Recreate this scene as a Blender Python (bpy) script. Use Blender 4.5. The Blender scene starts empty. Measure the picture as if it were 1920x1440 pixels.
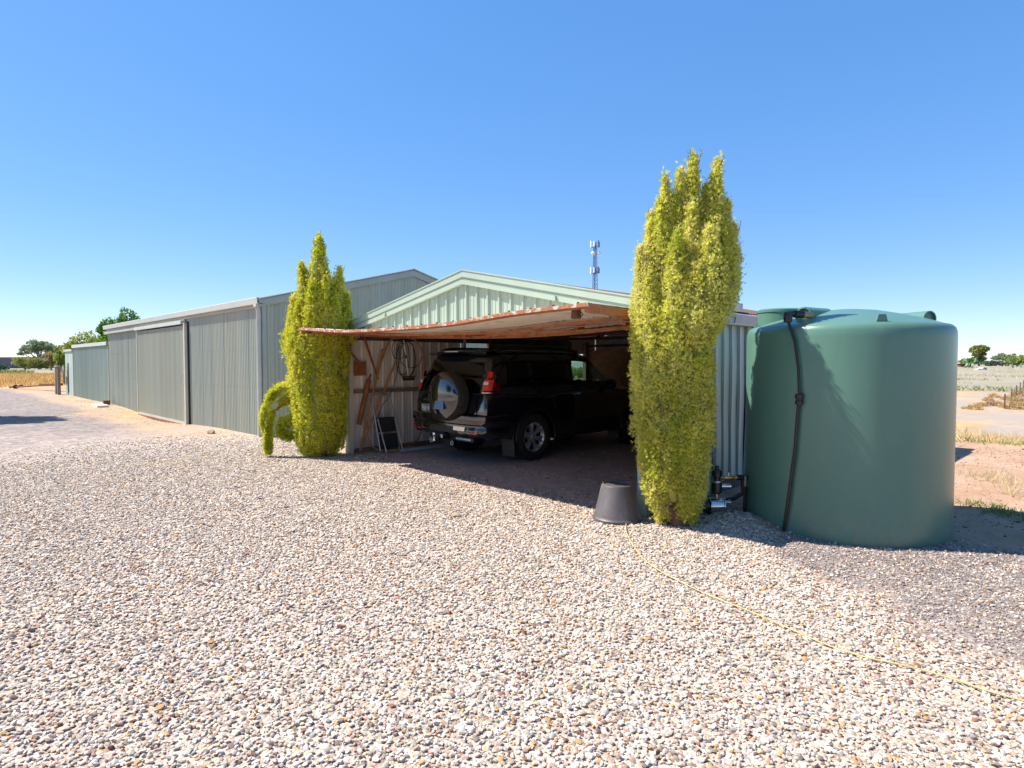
import bpy, math, random
import numpy as np
from mathutils import Vector, Matrix, Quaternion
R = math.radians
random.seed(7)
rng = np.random.default_rng(7)
scene = bpy.context.scene
COL = scene.collection

# ------------------------------------------------------------------ camera, sky, sun, exposure
CAM_H, YAW, PITCH = 1.62, 45.7, 2.1
cd = bpy.data.cameras.new('camera')
cd.sensor_width = 36.0
cd.lens = 36.0 * 1147 / 1920
cd.clip_end = 6000
cd.clip_start = 0.05
cam = bpy.data.objects.new('camera', cd)
COL.objects.link(cam)
cam.location = (0, 0, CAM_H)
cam.rotation_euler = (R(90 - PITCH), 0, R(YAW))
scene.camera = cam

SUN_EL = R(52.0)
SUN_AZ = math.atan2(-0.822, -0.570)          # azimuth from +Y towards +X
SUN_DIR = Vector((math.sin(SUN_AZ) * math.cos(SUN_EL), math.cos(SUN_AZ) * math.cos(SUN_EL), math.sin(SUN_EL)))
world = bpy.data.worlds.new('World')
scene.world = world
world.use_nodes = True
wn = world.node_tree.nodes
bg = wn['Background']
sky = wn.new('ShaderNodeTexSky')
sky.sky_type = 'NISHITA'
sky.sun_disc = False
sky.sun_elevation = SUN_EL
sky.sun_rotation = SUN_AZ
sky.altitude = 0
sky.air_density = 0.7
sky.dust_density = 0.1
sky.ozone_density = 4.5
bg.inputs[1].default_value = 0.15
sat = wn.new('ShaderNodeHueSaturation')
sat.inputs['Saturation'].default_value = 1.95
sat.inputs['Value'].default_value = 1.36
sat.inputs['Hue'].default_value = 0.511
gam = wn.new('ShaderNodeGamma')
gam.inputs['Gamma'].default_value = 0.42
world.node_tree.links.new(sky.outputs[0], gam.inputs['Color'])
world.node_tree.links.new(gam.outputs[0], sat.inputs['Color'])
world.node_tree.links.new(sat.outputs[0], bg.inputs[0])

sl = bpy.data.lights.new('sun', 'SUN')
sl.energy = 3.7
sl.angle = R(0.5)
sl.color = (1.0, 0.935, 0.85)
sun = bpy.data.objects.new('sun', sl)
COL.objects.link(sun)
sun.rotation_mode = 'QUATERNION'
sun.rotation_quaternion = SUN_DIR.to_track_quat('Z', 'Y')
sun.location = (-20, -10, 40)

vs = scene.view_settings
vs.view_transform = 'Standard'
vs.look = 'None'
vs.gamma = 1
vs.use_curve_mapping = False
vs.exposure = 1.42

# ------------------------------------------------------------------ helpers
def tag(o, label=None, cat=None, group=None, kind=None):
    if label: o['label'] = label
    if cat: o['category'] = cat
    if group: o['group'] = group
    if kind: o['kind'] = kind
    return o

def empty(name, loc, parent=None, rotz=0):
    o = bpy.data.objects.new(name, None)
    o.empty_display_size = 0.2
    COL.objects.link(o)
    o.location = loc
    o.rotation_euler = (0, 0, rotz)
    if parent: o.parent = parent
    return o

def origin(o):
    v = Vector((0, 0, 0))
    while o is not None:
        v += o.location
        o = o.parent
    return v

class MB:
    """collects polygons; build() links them as one mesh object"""
    def __init__(s): s.v = []; s.f = []
    def add(s, vs, fs):
        n = len(s.v)
        s.v += [tuple(v) for v in vs]
        s.f += [tuple(i + n for i in f) for f in fs]
        return s
    def box(s, c, d, rot=None):
        x, y, z = d[0] / 2, d[1] / 2, d[2] / 2
        vs = [Vector(p) for p in ((-x,-y,-z),(x,-y,-z),(x,y,-z),(-x,y,-z),(-x,-y,z),(x,-y,z),(x,y,z),(-x,y,z))]
        if rot is not None: vs = [rot @ v for v in vs]
        c = Vector(c)
        return s.add([v + c for v in vs], [(0,3,2,1),(4,5,6,7),(0,1,5,4),(1,2,6,5),(2,3,7,6),(3,0,4,7)])
    def bx(s, x0, x1, y0, y1, z0, z1):
        return s.box(((x0+x1)/2,(y0+y1)/2,(z0+z1)/2), (abs(x1-x0),abs(y1-y0),abs(z1-z0)))
    def beam(s, a, b, w, h, up=(0,0,1)):
        a, b = Vector(a), Vector(b)
        d = b - a
        L = d.length
        d.normalize()
        u = Vector(up)
        if abs(d.dot(u)) > .98: u = Vector((1,0,0))
        sx = d.cross(u).normalized()
        uz = sx.cross(d).normalized()
        m = Matrix((sx, d, uz)).transposed()
        return s.box((a+b)/2, (w, L, h), m)
    def tube(s, path, r, n=8, caps=True):
        P = [Vector(p) for p in path]
        k = len(P)
        rr = r if isinstance(r, (list, tuple)) else [r]*k
        t0 = (P[1]-P[0]).normalized()
        ref = Vector((0,0,1)) if abs(t0.z) < .9 else Vector((1,0,0))
        nrm = t0.cross(ref).normalized()
        vs = []
        for i in range(k):
            t = (P[min(i+1,k-1)] - P[max(i-1,0)]).normalized()
            nrm = (nrm - t*nrm.dot(t)).normalized()
            b = t.cross(nrm)
            for j in range(n):
                a = 2*math.pi*j/n
                vs.append(P[i] + (nrm*math.cos(a) + b*math.sin(a))*rr[i])
        fs = []
        for i in range(k-1):
            for j in range(n):
                j2 = (j+1) % n
                fs.append((i*n+j, i*n+j2, (i+1)*n+j2, (i+1)*n+j))
        if caps:
            fs.append(tuple(range(n-1,-1,-1)))
            fs.append(tuple((k-1)*n+j for j in range(n)))
        return s.add(vs, fs)
    def lathe(s, prof, c=(0,0,0), axis='z', n=24, caps=True):
        vs = []
        for (r, h) in prof:
            for j in range(n):
                a = 2*math.pi*j/n
                p = (r*math.cos(a), r*math.sin(a), h)
                if axis == 'x': p = (h, p[0], p[1])
                elif axis == 'y': p = (p[1], h, p[0])
                vs.append((p[0]+c[0], p[1]+c[1], p[2]+c[2]))
        fs = []
        for i in range(len(prof)-1):
            for j in range(n):
                j2 = (j+1) % n
                fs.append((i*n+j, i*n+j2, (i+1)*n+j2, (i+1)*n+j))
        if caps:
            if prof[0][0] > 1e-4: fs.append(tuple(range(n-1,-1,-1)))
            if prof[-1][0] > 1e-4: fs.append(tuple((len(prof)-1)*n+j for j in range(n)))
        return s.add(vs, fs)
    def grid(s, rows, close=False):
        """rows: list of equally long point lists"""
        m = len(rows[0])
        vs = [p for r in rows for p in r]
        fs = []
        for i in range(len(rows)-1):
            for j in range(m-1):
                fs.append((i*m+j, i*m+j+1, (i+1)*m+j+1, (i+1)*m+j))
        return s.add(vs, fs)
    def prism(s, pts, thick):
        """pts: planar polygon (3D); thick: vector"""
        n = len(pts)
        t = Vector(thick)
        vs = [Vector(p) for p in pts] + [Vector(p)+t for p in pts]
        fs = [tuple(range(n-1,-1,-1)), tuple(range(n,2*n))]
        for i in range(n):
            j = (i+1) % n
            fs.append((i, j, n+j, n+i))
        return s.add(vs, fs)
    def build(s, name, mat=None, parent=None, world=True, smooth=False, angle=40, loc=None):
        off = Vector((0,0,0))
        if parent is not None and world: off = origin(parent)
        if loc is not None: off = off + Vector(loc) if (parent is not None and world) else Vector(loc)
        me = bpy.data.meshes.new(name)
        if parent is not None and world:
            lv = Vector(loc) if loc is not None else Vector((0,0,0))
            o_par = origin(parent)
            vs = [(v[0]-o_par.x-lv.x, v[1]-o_par.y-lv.y, v[2]-o_par.z-lv.z) for v in s.v]
        else:
            lv = Vector(loc) if loc is not None else Vector((0,0,0))
            vs = s.v
        me.from_pydata(vs, [], s.f)
        if smooth:
            me.shade_smooth()
            me.set_sharp_from_angle(angle=R(angle))
        if mat: me.materials.append(mat)
        me.update()
        o = bpy.data.objects.new(name, me)
        COL.objects.link(o)
        if parent is not None: o.parent = parent
        o.location = lv
        return o

def inst(src, name, parent, loc):
    o = src.copy()
    o.name = name
    COL.objects.link(o)
    o.parent = parent
    o.location = loc
    return o

def copy_tree(o, parent=None, loc=None):
    c = o.copy()
    COL.objects.link(c)
    if parent is not None: c.parent = parent
    if loc is not None: c.location = loc
    for ch in list(o.children):
        copy_tree(ch, c)
    return c

def np_mesh(name, V, F, mat=None, parent=None, face_attr=None, smooth=False, shift=None):
    V = np.asarray(V, dtype=np.float32)
    F = np.asarray(F, dtype=np.int32)
    if parent is not None:
        off = origin(parent)
        V = V - np.array(off, dtype=np.float32)
    me = bpy.data.meshes.new(name)
    nF, k = F.shape
    me.vertices.add(len(V)); me.vertices.foreach_set('co', V.ravel())
    me.loops.add(nF*k); me.loops.foreach_set('vertex_index', F.ravel())
    me.polygons.add(nF)
    me.polygons.foreach_set('loop_start', np.arange(0, nF*k, k, dtype=np.int32))
    me.polygons.foreach_set('loop_total', np.full(nF, k, dtype=np.int32))
    me.update(calc_edges=True)
    if face_attr:
        for an, av in face_attr.items():
            at = me.attributes.new(an, 'FLOAT', 'FACE')
            at.data.foreach_set('value', np.asarray(av, dtype=np.float32))
    if smooth: me.shade_smooth()
    if mat: me.materials.append(mat)
    o = bpy.data.objects.new(name, me)
    COL.objects.link(o)
    if parent is not None: o.parent = parent
    return o

_perm = np.random.default_rng(3).random((256, 256))
def vnoise(x, y, s=1.0, ox=0.0):
    x = np.asarray(x)*s + 17.3 + ox; y = np.asarray(y)*s + 41.7 - ox
    xi = np.floor(x).astype(int); yi = np.floor(y).astype(int)
    fx = x-xi; fy = y-yi
    fx = fx*fx*(3-2*fx); fy = fy*fy*(3-2*fy)
    g = lambda a, b: _perm[a % 256, b % 256]
    return (g(xi,yi)*(1-fx)+g(xi+1,yi)*fx)*(1-fy) + (g(xi,yi+1)*(1-fx)+g(xi+1,yi+1)*fx)*fy
def fbm(x, y, s=1.0, o=4, ox=0.0):
    t = 0; a = .5; n = 0
    for i in range(o):
        t = t + a*vnoise(x, y, s*2**i, ox+i*7.7); n += a; a *= .55
    return t/n
def sstep(a, b, x):
    t = np.clip((np.asarray(x, dtype=float)-a)/(b-a), 0, 1)
    return t*t*(3-2*t)

# ------------------------------------------------------------------ materials
class NT:
    def __init__(s, name):
        s.m = bpy.data.materials.new(name); s.m.use_nodes = True
        s.t = s.m.node_tree; s.n = s.t.nodes; s.n.clear()
        s.out = s.n.new('ShaderNodeOutputMaterial')
    def new(s, typ, **kw):
        nd = s.n.new(typ)
        for k, v in kw.items(): setattr(nd, k, v)
        return nd
    def link(s, a, b): s.t.links.new(a, b)
    def val(s, inp, v):
        if hasattr(v, 'is_output') or isinstance(v, bpy.types.NodeSocket): s.link(v, inp)
        else: inp.default_value = v
    def mix(s, f, a, b, bt='MIX'):
        nd = s.new('ShaderNodeMix', data_type='RGBA', blend_type=bt)
        s.val(nd.inputs[0], f)
        s.val(nd.inputs[6], a if not isinstance(a, tuple) else (*a[:3], 1))
        s.val(nd.inputs[7], b if not isinstance(b, tuple) else (*b[:3], 1))
        return nd.outputs[2]
    def math(s, op, a, b=0.0, clamp=False):
        nd = s.new('ShaderNodeMath', operation=op, use_clamp=clamp)
        s.val(nd.inputs[0], a); s.val(nd.inputs[1], b)
        return nd.outputs[0]
    def mrange(s, v, a, b, c=0.0, d=1.0):
        nd = s.new('ShaderNodeMapRange')
        s.val(nd.inputs[0], v)
        for i, q in enumerate((a, b, c, d)): nd.inputs[i+1].default_value = q
        return nd.outputs[0]
    def pos(s, sc=(1,1,1)):
        g = s.new('ShaderNodeNewGeometry')
        mp = s.new('ShaderNodeMapping')
        s.link(g.outputs['Position'], mp.inputs[0])
        mp.inputs['Scale'].default_value = sc
        return mp.outputs[0]
    def noise(s, vec, scale, detail=4, rough=.55):
        nd = s.new('ShaderNodeTexNoise')
        s.link(vec, nd.inputs['Vector'])
        nd.inputs['Scale'].default_value = scale
        nd.inputs['Detail'].default_value = detail
        nd.inputs['Roughness'].default_value = rough
        return nd.outputs[0]
    def ramp(s, fac, stops, interp='LINEAR'):
        nd = s.new('ShaderNodeValToRGB')
        s.link(fac, nd.inputs[0])
        cr = nd.color_ramp
        cr.interpolation = interp
        while len(cr.elements) < len(stops): cr.elements.new(.5)
        for e, (p, c) in zip(cr.elements, stops):
            e.position = p; e.color = (*c[:3], 1)
        return nd.outputs[0]
    def attr(s, name, typ='GEOMETRY'):
        nd = s.new('ShaderNodeAttribute', attribute_type=typ, attribute_name=name)
        return nd.outputs['Fac']
    def bump(s, h, strength=.3, dist=.01, nrm=None):
        nd = s.new('ShaderNodeBump')
        nd.inputs['Strength'].default_value = strength
        nd.inputs['Distance'].default_value = dist
        s.link(h, nd.inputs['Height'])
        if nrm is not None: s.link(nrm, nd.inputs['Normal'])
        return nd.outputs[0]
    def bsdf(s, col, rough=.6, metal=0., nrm=None, **kw):
        b = s.new('ShaderNodeBsdfPrincipled')
        s.val(b.inputs['Base Color'], col if not isinstance(col, tuple) else (*col[:3], 1))
        s.val(b.inputs['Roughness'], rough)
        s.val(b.inputs['Metallic'], metal)
        for k, v in kw.items(): s.val(b.inputs[k], v)
        if nrm is not None: s.link(nrm, b.inputs['Normal'])
        return b.outputs[0]
    def done(s, sh):
        s.link(sh, s.out.inputs[0]); return s.m

def mat(name, col, rough=.6, metal=0., var=.12, vs=3., sc=(1,1,1), dirt=None, bump=0., bs=60., rand=0., hueshift=None, **kw):
    """dirt: list of (colour, noise scale, threshold lo, hi, vector scale)"""
    t = NT(name)
    p = t.pos(sc)
    n = t.noise(p, vs, 5, .6)
    n = t.mrange(n, .3, .7)
    lo = tuple(c*(1-var) for c in col[:3]); hi = tuple(min(1, c*(1+var)) for c in col[:3])
    c = t.mix(n, lo, hi)
    if rand:
        oi = t.new('ShaderNodeObjectInfo')
        hv = t.new('ShaderNodeHueSaturation')
        t.link(c, hv.inputs['Color'])
        t.link(t.mrange(oi.outputs['Random'], 0, 1, 1-rand, 1+rand), hv.inputs['Value'])
        c = hv.outputs[0]
    for d in (dirt or []):
        dc, ds, a, b, dsc = d
        m = t.noise(t.pos(dsc), ds, 6, .65)
        m = t.mrange(m, a, b)
        c = t.mix(m, c, dc)
    rg = t.mrange(t.noise(p, vs*2.3, 3), .3, .7, max(0, rough-.08), min(1, rough+.08)) if rough > .15 else rough
    nr = None
    if bump:
        nr = t.bump(t.noise(t.pos(), bs, 4), bump, .01)
    return t.done(t.bsdf(c, rg, metal, nr, **kw))

M = {}
RUST = (.20, .065, .022)
M['shed'] = mat('shed_steel', (.37,.40,.325), .5, 0, .13, 6.5, (1,1,.02), rand=.06,  # upright streaks: weathering plus corrugation light and dark put into the colour
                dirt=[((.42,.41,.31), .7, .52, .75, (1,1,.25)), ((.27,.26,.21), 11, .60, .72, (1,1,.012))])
M['shed_door'] = mat('shed_door_steel', (.385,.40,.31), .5, 0, .14, 4.9, (1,1,.02), rand=.05,
                dirt=[((.44,.40,.28), .8, .5, .72, (1,1,.3)), ((.2,.2,.17), 1.6, .72, .8, (1,1,1))])
M['lower_shed'] = mat('lower_shed_steel', (.35,.42,.365), .5, 0, .16, 4.3, (1,1,.02), rand=.07)
M['flash'] = mat('cream_flashing', (.47,.475,.42), .4, 0, .06, 2)
M['flash_rust'] = mat('stained_flashing', (.45,.43,.37), .45, 0, .08, 2, dirt=[((.36,.2,.1), 9, .60, .75, (1,1,1))])
M['trimstrip'] = mat('grey_green_trim', (.34,.365,.33), .45, 0, .08, 2)
M['litcap'] = mat('sunlit_roof_edge', (.74,.74,.70), .45, 0, .06, 3)  # whiter than the flashing: sun on the top edges put into the colour
M['mint'] = mat('mint_steel', (.355,.43,.345), .42, 0, .05, 2, (1,1,.3), rand=.012)
M['mint_wall'] = mat('weathered_mint_steel', (.46,.56,.50), .42, 0, .10, 2, (1,1,.3), rand=.05,
                dirt=[((.33,.30,.24), 1.5, .58, .8, (1,1,.3))])
M['mint_post'] = mat('mint_post_paint', (.50,.585,.50), .45, 0, .06, 3, dirt=[(RUST, 14, .66, .74, (1,1,.6))])
M['innerwall'] = mat('inside_of_steel_sheet', (.58,.51,.46), .55, 0, .16, 2, (1,1,.25), rand=.07,
                dirt=[((.22,.15,.11), 2.2, .58, .8, (1,1,.4))])
M['innerrib'] = mat('pale_rib', (.84,.82,.76), .5, 0, .08, 6)
M['timber'] = mat('old_timber', (.20,.13,.085), .75, 0, .3, 6, (1,1,8), bump=.3, bs=40)
M['timber_grey'] = mat('weathered_timber', (.24,.19,.165), .8, 0, .3, 7, (6,6,1), bump=.3, bs=40)
M['board'] = mat('brown_board', (.38,.19,.085), .7, 0, .25, 5, (1,1,2), bump=.2, bs=50, rand=.12)
M['darkbeam'] = mat('dark_steel_beam', (.07,.05,.045), .6, 0, .3, 8)
M['rust'] = mat('rusted_steel', (.26,.088,.028), .75, .1, .35, 9, dirt=[((.12,.045,.02), 16, .5, .7, (1,1,1)), ((.42,.17,.06), 6, .62, .74, (1,1,1))], bump=.25, bs=90)
M['rust_dark'] = mat('dark_rusted_steel', (.13,.055,.03), .8, .1, .35, 9, dirt=[((.25,.09,.035), 12, .55, .7, (1,1,1))], bump=.25, bs=90)
M['rust_primer'] = mat('red_oxide_frame', (.36,.13,.05), .65, 0, .3, 5, dirt=[((.17,.06,.025), 11, .55, .68, (1,1,1)), ((.5,.25,.12), 7, .64, .74, (1,1,1))], bump=.15, bs=80)
M['rust_white'] = mat('flaking_white_over_rust', (.60,.53,.45), .6, 0, .1, 9, dirt=[((.38,.13,.055), 13, .40, .50, (1,1,1))], bump=.2, bs=60)
M['door_sheet'] = mat('pale_door_sheet', (.74,.66,.55), .5, 0, .08, 3, dirt=[((.36,.26,.17), 2.4, .55, .75, (1,1,1))])
M['roof_zinc'] = mat('zinc_roof', (.42,.44,.45), .38, .6, .15, 3, dirt=[((.28,.12,.06), 2.6, .55, .72, (1,1,1))])
M['roof_rust'] = mat('rusty_roof_sheet', (.16,.085,.055), .75, .1, .3, 6, dirt=[((.3,.14,.08), 9, .55, .7, (1,1,1))])
M['ceiling'] = mat('roof_underside', (.60,.56,.50), .6, 0, .15, 2)
M['greensheet'] = mat('green_sheet', (.08,.30,.15), .5, 0, .15, 3)
M['gutter_blue'] = mat('blue_grey_flashing', (.34,.37,.43), .4, .2, .08, 3)
M['black_plastic'] = mat('black_plastic', (.014,.014,.016), .38, 0, .2, 8)
M['pot'] = mat('charcoal_plastic', (.085,.074,.073), .5, 0, .2, 6, dirt=[((.19,.15,.125), 5, .52, .78, (1,1,.5)), ((.22,.18,.15), 30, .62, .75, (1,1,.2))], bump=.05, bs=120)
M['steel'] = mat('stainless_steel', (.62,.62,.63), .18, 1, .05, 8)
M['galv'] = mat('galvanised_steel', (.45,.47,.50), .35, .85, .1, 9)
M['brass'] = mat('brass_fitting', (.60,.38,.16), .35, .85, .15, 14)
def tankmat():
    t = NT('green_poly_tank')
    n = t.mrange(t.noise(t.pos((1,1,.35)), 1.6, 4), .25, .75)
    c = t.mix(n, (.086,.186,.140), (.100,.212,.160))
    dust = t.math('MULTIPLY', t.mrange(t.noise(t.pos((1,1,.5)), 9, 6, .7), .5, .8), .22)
    c = t.mix(dust, c, (.20,.25,.20))
    sp = t.new('ShaderNodeSeparateXYZ'); t.link(t.pos(), sp.inputs[0])
    spl = t.math('MULTIPLY', t.mrange(sp.outputs[2], .32, .0), t.mrange(t.noise(t.pos(), 14, 6, .75), .45, .7))
    c = t.mix(t.math('MULTIPLY', spl, .55), c, (.30,.22,.16))
    sc = t.new('ShaderNodeTexVoronoi', feature='F1'); t.link(t.pos((1,1,3)), sc.inputs['Vector']); sc.inputs['Scale'].default_value = 3.2
    c = t.mix(t.mrange(sc.outputs['Distance'], .022, .014, 0, .5), c, (.34,.42,.36))
    nr = t.bump(t.noise(t.pos(), 260, 3), .06, .002)
    return t.done(t.bsdf(c, .30, 0, nr, **{'Specular IOR Level': .5}))
M['tank'] = tankmat()
M['paint'] = None
M['mast'] = mat('mast_steel', (.10,.13,.22), .5, .3, .1, 2)
M['antenna'] = mat('antenna_white', (.75,.75,.72), .5, 0, .05, 2)
M['hose_orange'] = mat('orange_hose', (.36,.16,.07), .5, 0, .15, 6)
M['rope'] = mat('yellow_cord', (.50,.40,.16), .7, 0, .15, 20)
M['bark'] = mat('brown_bark', (.17,.085,.05), .9, 0, .35, 12, (1,1,.25), bump=.5, bs=50)
M['barkgrey'] = mat('grey_bark', (.26,.22,.18), .9, 0, .3, 5, (1,1,.3))
M['twig'] = mat('dead_twig', (.27,.19,.14), .85, 0, .2, 12)
M['concrete'] = mat('pale_concrete', (.62,.59,.54), .85, 0, .1, 9, bump=.2, bs=60)
M['rock'] = mat('brown_rock', (.30,.23,.17), .9, 0, .25, 14, bump=.4, bs=40)
M['farshed'] = mat('far_shed_wall', (.135,.125,.165), .7, 0, .1, .6)
M['farroof'] = mat('far_shed_roof', (.70,.62,.52), .5, 0, .06, .6)
M['whitepaint'] = mat('faded_white_paint', (.72,.73,.75), .4, 0, .08, 2, dirt=[((.4,.33,.28), 2, .6, .75, (1,1,1))])
M['darkhole'] = mat('dark_opening', (.03,.03,.032), .8, 0, .1, 2)
M['step_black'] = mat('black_step_tread', (.02,.019,.019), .6, 0, .2, 12, bump=.3, bs=150)
M['pipe_grey'] = mat('grey_pvc', (.30,.34,.40), .4, 0, .08, 4)
M['hole'] = M['darkhole']

def leafmat(name, stops, trans=.25, rough=.65, var=.14, gain=1.0):
    stops = [(p, tuple(min(.9, q*gain) for q in c)) for p, c in stops]
    t = NT(name)
    c = t.ramp(t.attr('tint'), stops)
    n = t.mrange(t.noise(t.pos(), 2.2, 3), .3, .7, 1-var, 1+var)
    hv = t.new('ShaderNodeHueSaturation')
    t.link(c, hv.inputs['Color']); t.link(n, hv.inputs['Value'])
    c = hv.outputs[0]
    b = t.bsdf(c, rough, 0, None, **{'Specular IOR Level': .25})
    tr = t.new('ShaderNodeBsdfTranslucent'); t.link(c, tr.inputs[0])
    mx = t.new('ShaderNodeMixShader'); mx.inputs[0].default_value = trans
    t.link(b, mx.inputs[1]); t.link(tr.outputs[0], mx.inputs[2])
    return t.done(mx.outputs[0])
M['cyp_gold'] = leafmat('golden_cypress_foliage', [(0,(.26,.39,.04)), (.28,(.58,.61,.085)), (.6,(.78,.74,.16)), (.93,(.86,.82,.34)), (1,(.50,.36,.20))], .48)
M['cyp_left'] = leafmat('gold_green_cypress_foliage', [(0,(.20,.33,.025)), (.33,(.50,.55,.04)), (.68,(.75,.70,.075)), (.95,(.83,.76,.15)), (1,(.40,.29,.14))], .48)
M['leaf_fig'] = leafmat('bright_green_leaves', [(0,(.03,.075,.012)), (.6,(.085,.17,.025)), (1,(.17,.25,.04))], .3, gain=1.8)
M['leaf_euc'] = leafmat('grey_green_eucalypt_leaves', [(0,(.06,.085,.05)), (.6,(.13,.155,.085)), (1,(.25,.25,.14))], .2, gain=2.3)
M['leaf_euc_olive'] = leafmat('olive_leaves', [(0,(.06,.075,.02)), (.6,(.15,.155,.04)), (1,(.27,.23,.08))], .25, gain=2.3)
M['leaf_lime'] = leafmat('lime_leaves', [(0,(.11,.15,.03)), (.6,(.25,.29,.06)), (1,(.37,.38,.11))], .3, gain=1.35)
M['leaf_brown'] = leafmat('brownish_leaves', [(0,(.10,.07,.03)), (.6,(.20,.16,.06)), (1,(.25,.25,.09))], .25, gain=2.3)
M['leaf_dark'] = leafmat('dark_leaves', [(0,(.025,.045,.03)), (.6,(.055,.085,.055)), (1,(.10,.13,.08))], .15, gain=2.3)
M['gold_bush'] = leafmat('golden_dry_stems', [(0,(.36,.21,.06)), (.6,(.53,.345,.12)), (1,(.62,.47,.23))], .4)
M['straw'] = leafmat('dry_straw', [(0,(.46,.34,.18)), (.5,(.66,.54,.31)), (1,(.78,.70,.48))], .4)
M['weed'] = leafmat('green_weed_leaves', [(0,(.12,.16,.05)), (.6,(.24,.29,.10)), (1,(.42,.41,.18))], .3)
M['dock'] = leafmat('dead_red_brown_stalks', [(0,(.20,.095,.05)), (1,(.40,.23,.13))], .2)
M['cactus'] = leafmat('grey_green_cactus_pads', [(0,(.09,.15,.09)), (1,(.24,.32,.20))], .05)

# ------------------------------------------------------------------ ground
def hz(x, y):
    x = np.asarray(x, dtype=float); y = np.asarray(y, dtype=float)
    h = -0.17*np.exp(-((x+20.8)/3.2)**2)*np.exp(-((y-5.1)/2.0)**2)
    h = h + 0.11*np.exp(-((x+2.72)/.42)**2)*np.exp(-((y-5.85)/.30)**2)
    h = h + 0.03*(fbm(x, y, .35, 3)-.5)*sstep(2, 6, np.hypot(x, y))*(1-sstep(200, 400, np.hypot(x, y)))*(1-.8*sstep(.4,0,np.abs(np.clip(x,-9.5,-3.8)-x)+np.abs(np.clip(y,5.8,12)-y)))
    far = sstep(45, 120, y)*sstep(-120, -60, x)
    h = h + far*(.25 + 1.0*(fbm(x, y, .03, 3)-.5))
    return h
def hz1(x, y): return float(hz(np.array([x]), np.array([y]))[0])

def zones(x, y):
    """paint weights of the soil types"""
    n1 = fbm(x, y, .9, 4)-.5
    n2 = fbm(x, y, 2.6, 4, 31.)-.5
    n3 = fbm(x, y, .33, 3, 77.)-.5
    # pale gravel: bounded left, right (by the grey patch), and by the garage
    lx = np.interp(y, [-30, .8, 2.5, 4.0, 5.0, 7], [-12.0, -11.3, -11.9, -12.6, -13.4, -13.4])
    gl = sstep(-4.2, 1.6, x - lx + 3.0*n1 + 2.0*n2)
    ry = np.interp(x, [-14, -9.8, -3.6, -3.0, -2.45, -1.9, -1.36, -.81, -.3, 2, 6], [5.5, 5.35, 5.45, 6.6, 5.72, 5.1, 4.72, 4.42, 4.25, 3.9, 3.4])
    gr = sstep(.52, -.40, y - ry + .7*n1 + 1.2*n2)
    gravel = gl*gr
    # spill strips inside the garage
    ins = sstep(-9.9, -9.6, x)*sstep(-3.4, -3.7, x)*sstep(5.2, 5.6, y)*sstep(12.6, 12.3, y)
    strip = np.exp(-((y-6.48-.1*n1)/.12)**2)*sstep(-7.4, -6.6, x)*ins*.55
    gravel = np.maximum(gravel, strip)
    # grey road metal: driveway on the left, patch by the tank on the right
    dl = sstep(-13.5, -19.0, x + 5*n1 + 2.5*n3)*sstep(4.6, 3.3, y + 1.3*n1 + .5*n2)*sstep(-52, -44, x+6*n1)
    gr2 = sstep(-2.7, -2.0, x)*sstep(7.0, 6.2, y+.8*n1)*(1-gr)
    grey = np.clip(dl + gr2, 0, 1)
    floor = ins
    redp = sstep(-9.5, -12.0, x)*sstep(-24, -17, x + 4*n3)*sstep(4.6, 3.2, y+n1)*.95
    straw_l = sstep(-47, -51, x + 2.5*n3)*sstep(-110, -100, x)*sstep(-40, -20, y)*1.0
    sand = sstep(16.0, 17.0, y + .5*n1)*sstep(43, 40, y)*sstep(-40, -25, x)
    strip_w = sstep(14.9, 15.5, y+.6*n1)*sstep(17.6, 16.6, y+.6*n1)*sstep(-14, -8, x)
    sand = np.maximum(sand, .6*sstep(-12.8,-14.5,x+n1)*sstep(3.2,4.2,y+n1)*sstep(-45,-38,x))
    straw_r = np.clip(sand*sstep(.08, .2, n3+.3*n1)*.8 + strip_w*.8, 0, 1)
    scrub = np.clip(sstep(40, 44, y + 2*n1)*sstep(-150, -80, x) + sstep(-96, -104, x), 0, 1)
    return dict(gravel=gravel, grey=grey, floor=floor, redp=redp, straw=np.clip(straw_l+straw_r, 0, 1), sand=sand, scrub=scrub)

STONE_STOPS = [(0,(0.515,0.450,0.372)), (.22,(0.618,0.551,0.476)), (.42,(0.471,0.396,0.323)), (.56,(0.545,0.417,0.293)), (.66,(0.383,0.269,0.201)), (.74,(0.486,0.289,0.122)),
               (.78,(0.265,0.202,0.165)), (.85,(0.228,0.108,0.073)), (.89,(0.589,0.518,0.439)), (.96,(0.339,0.303,0.281))]
GREY_STOPS = [(0,(0.158,0.147,0.147)), (.3,(0.210,0.196,0.190)), (.55,(0.116,0.108,0.113)), (.72,(0.252,0.211,0.185)), (.83,(0.173,0.118,0.104)), (.90,(0.367,0.328,0.294))]

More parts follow.
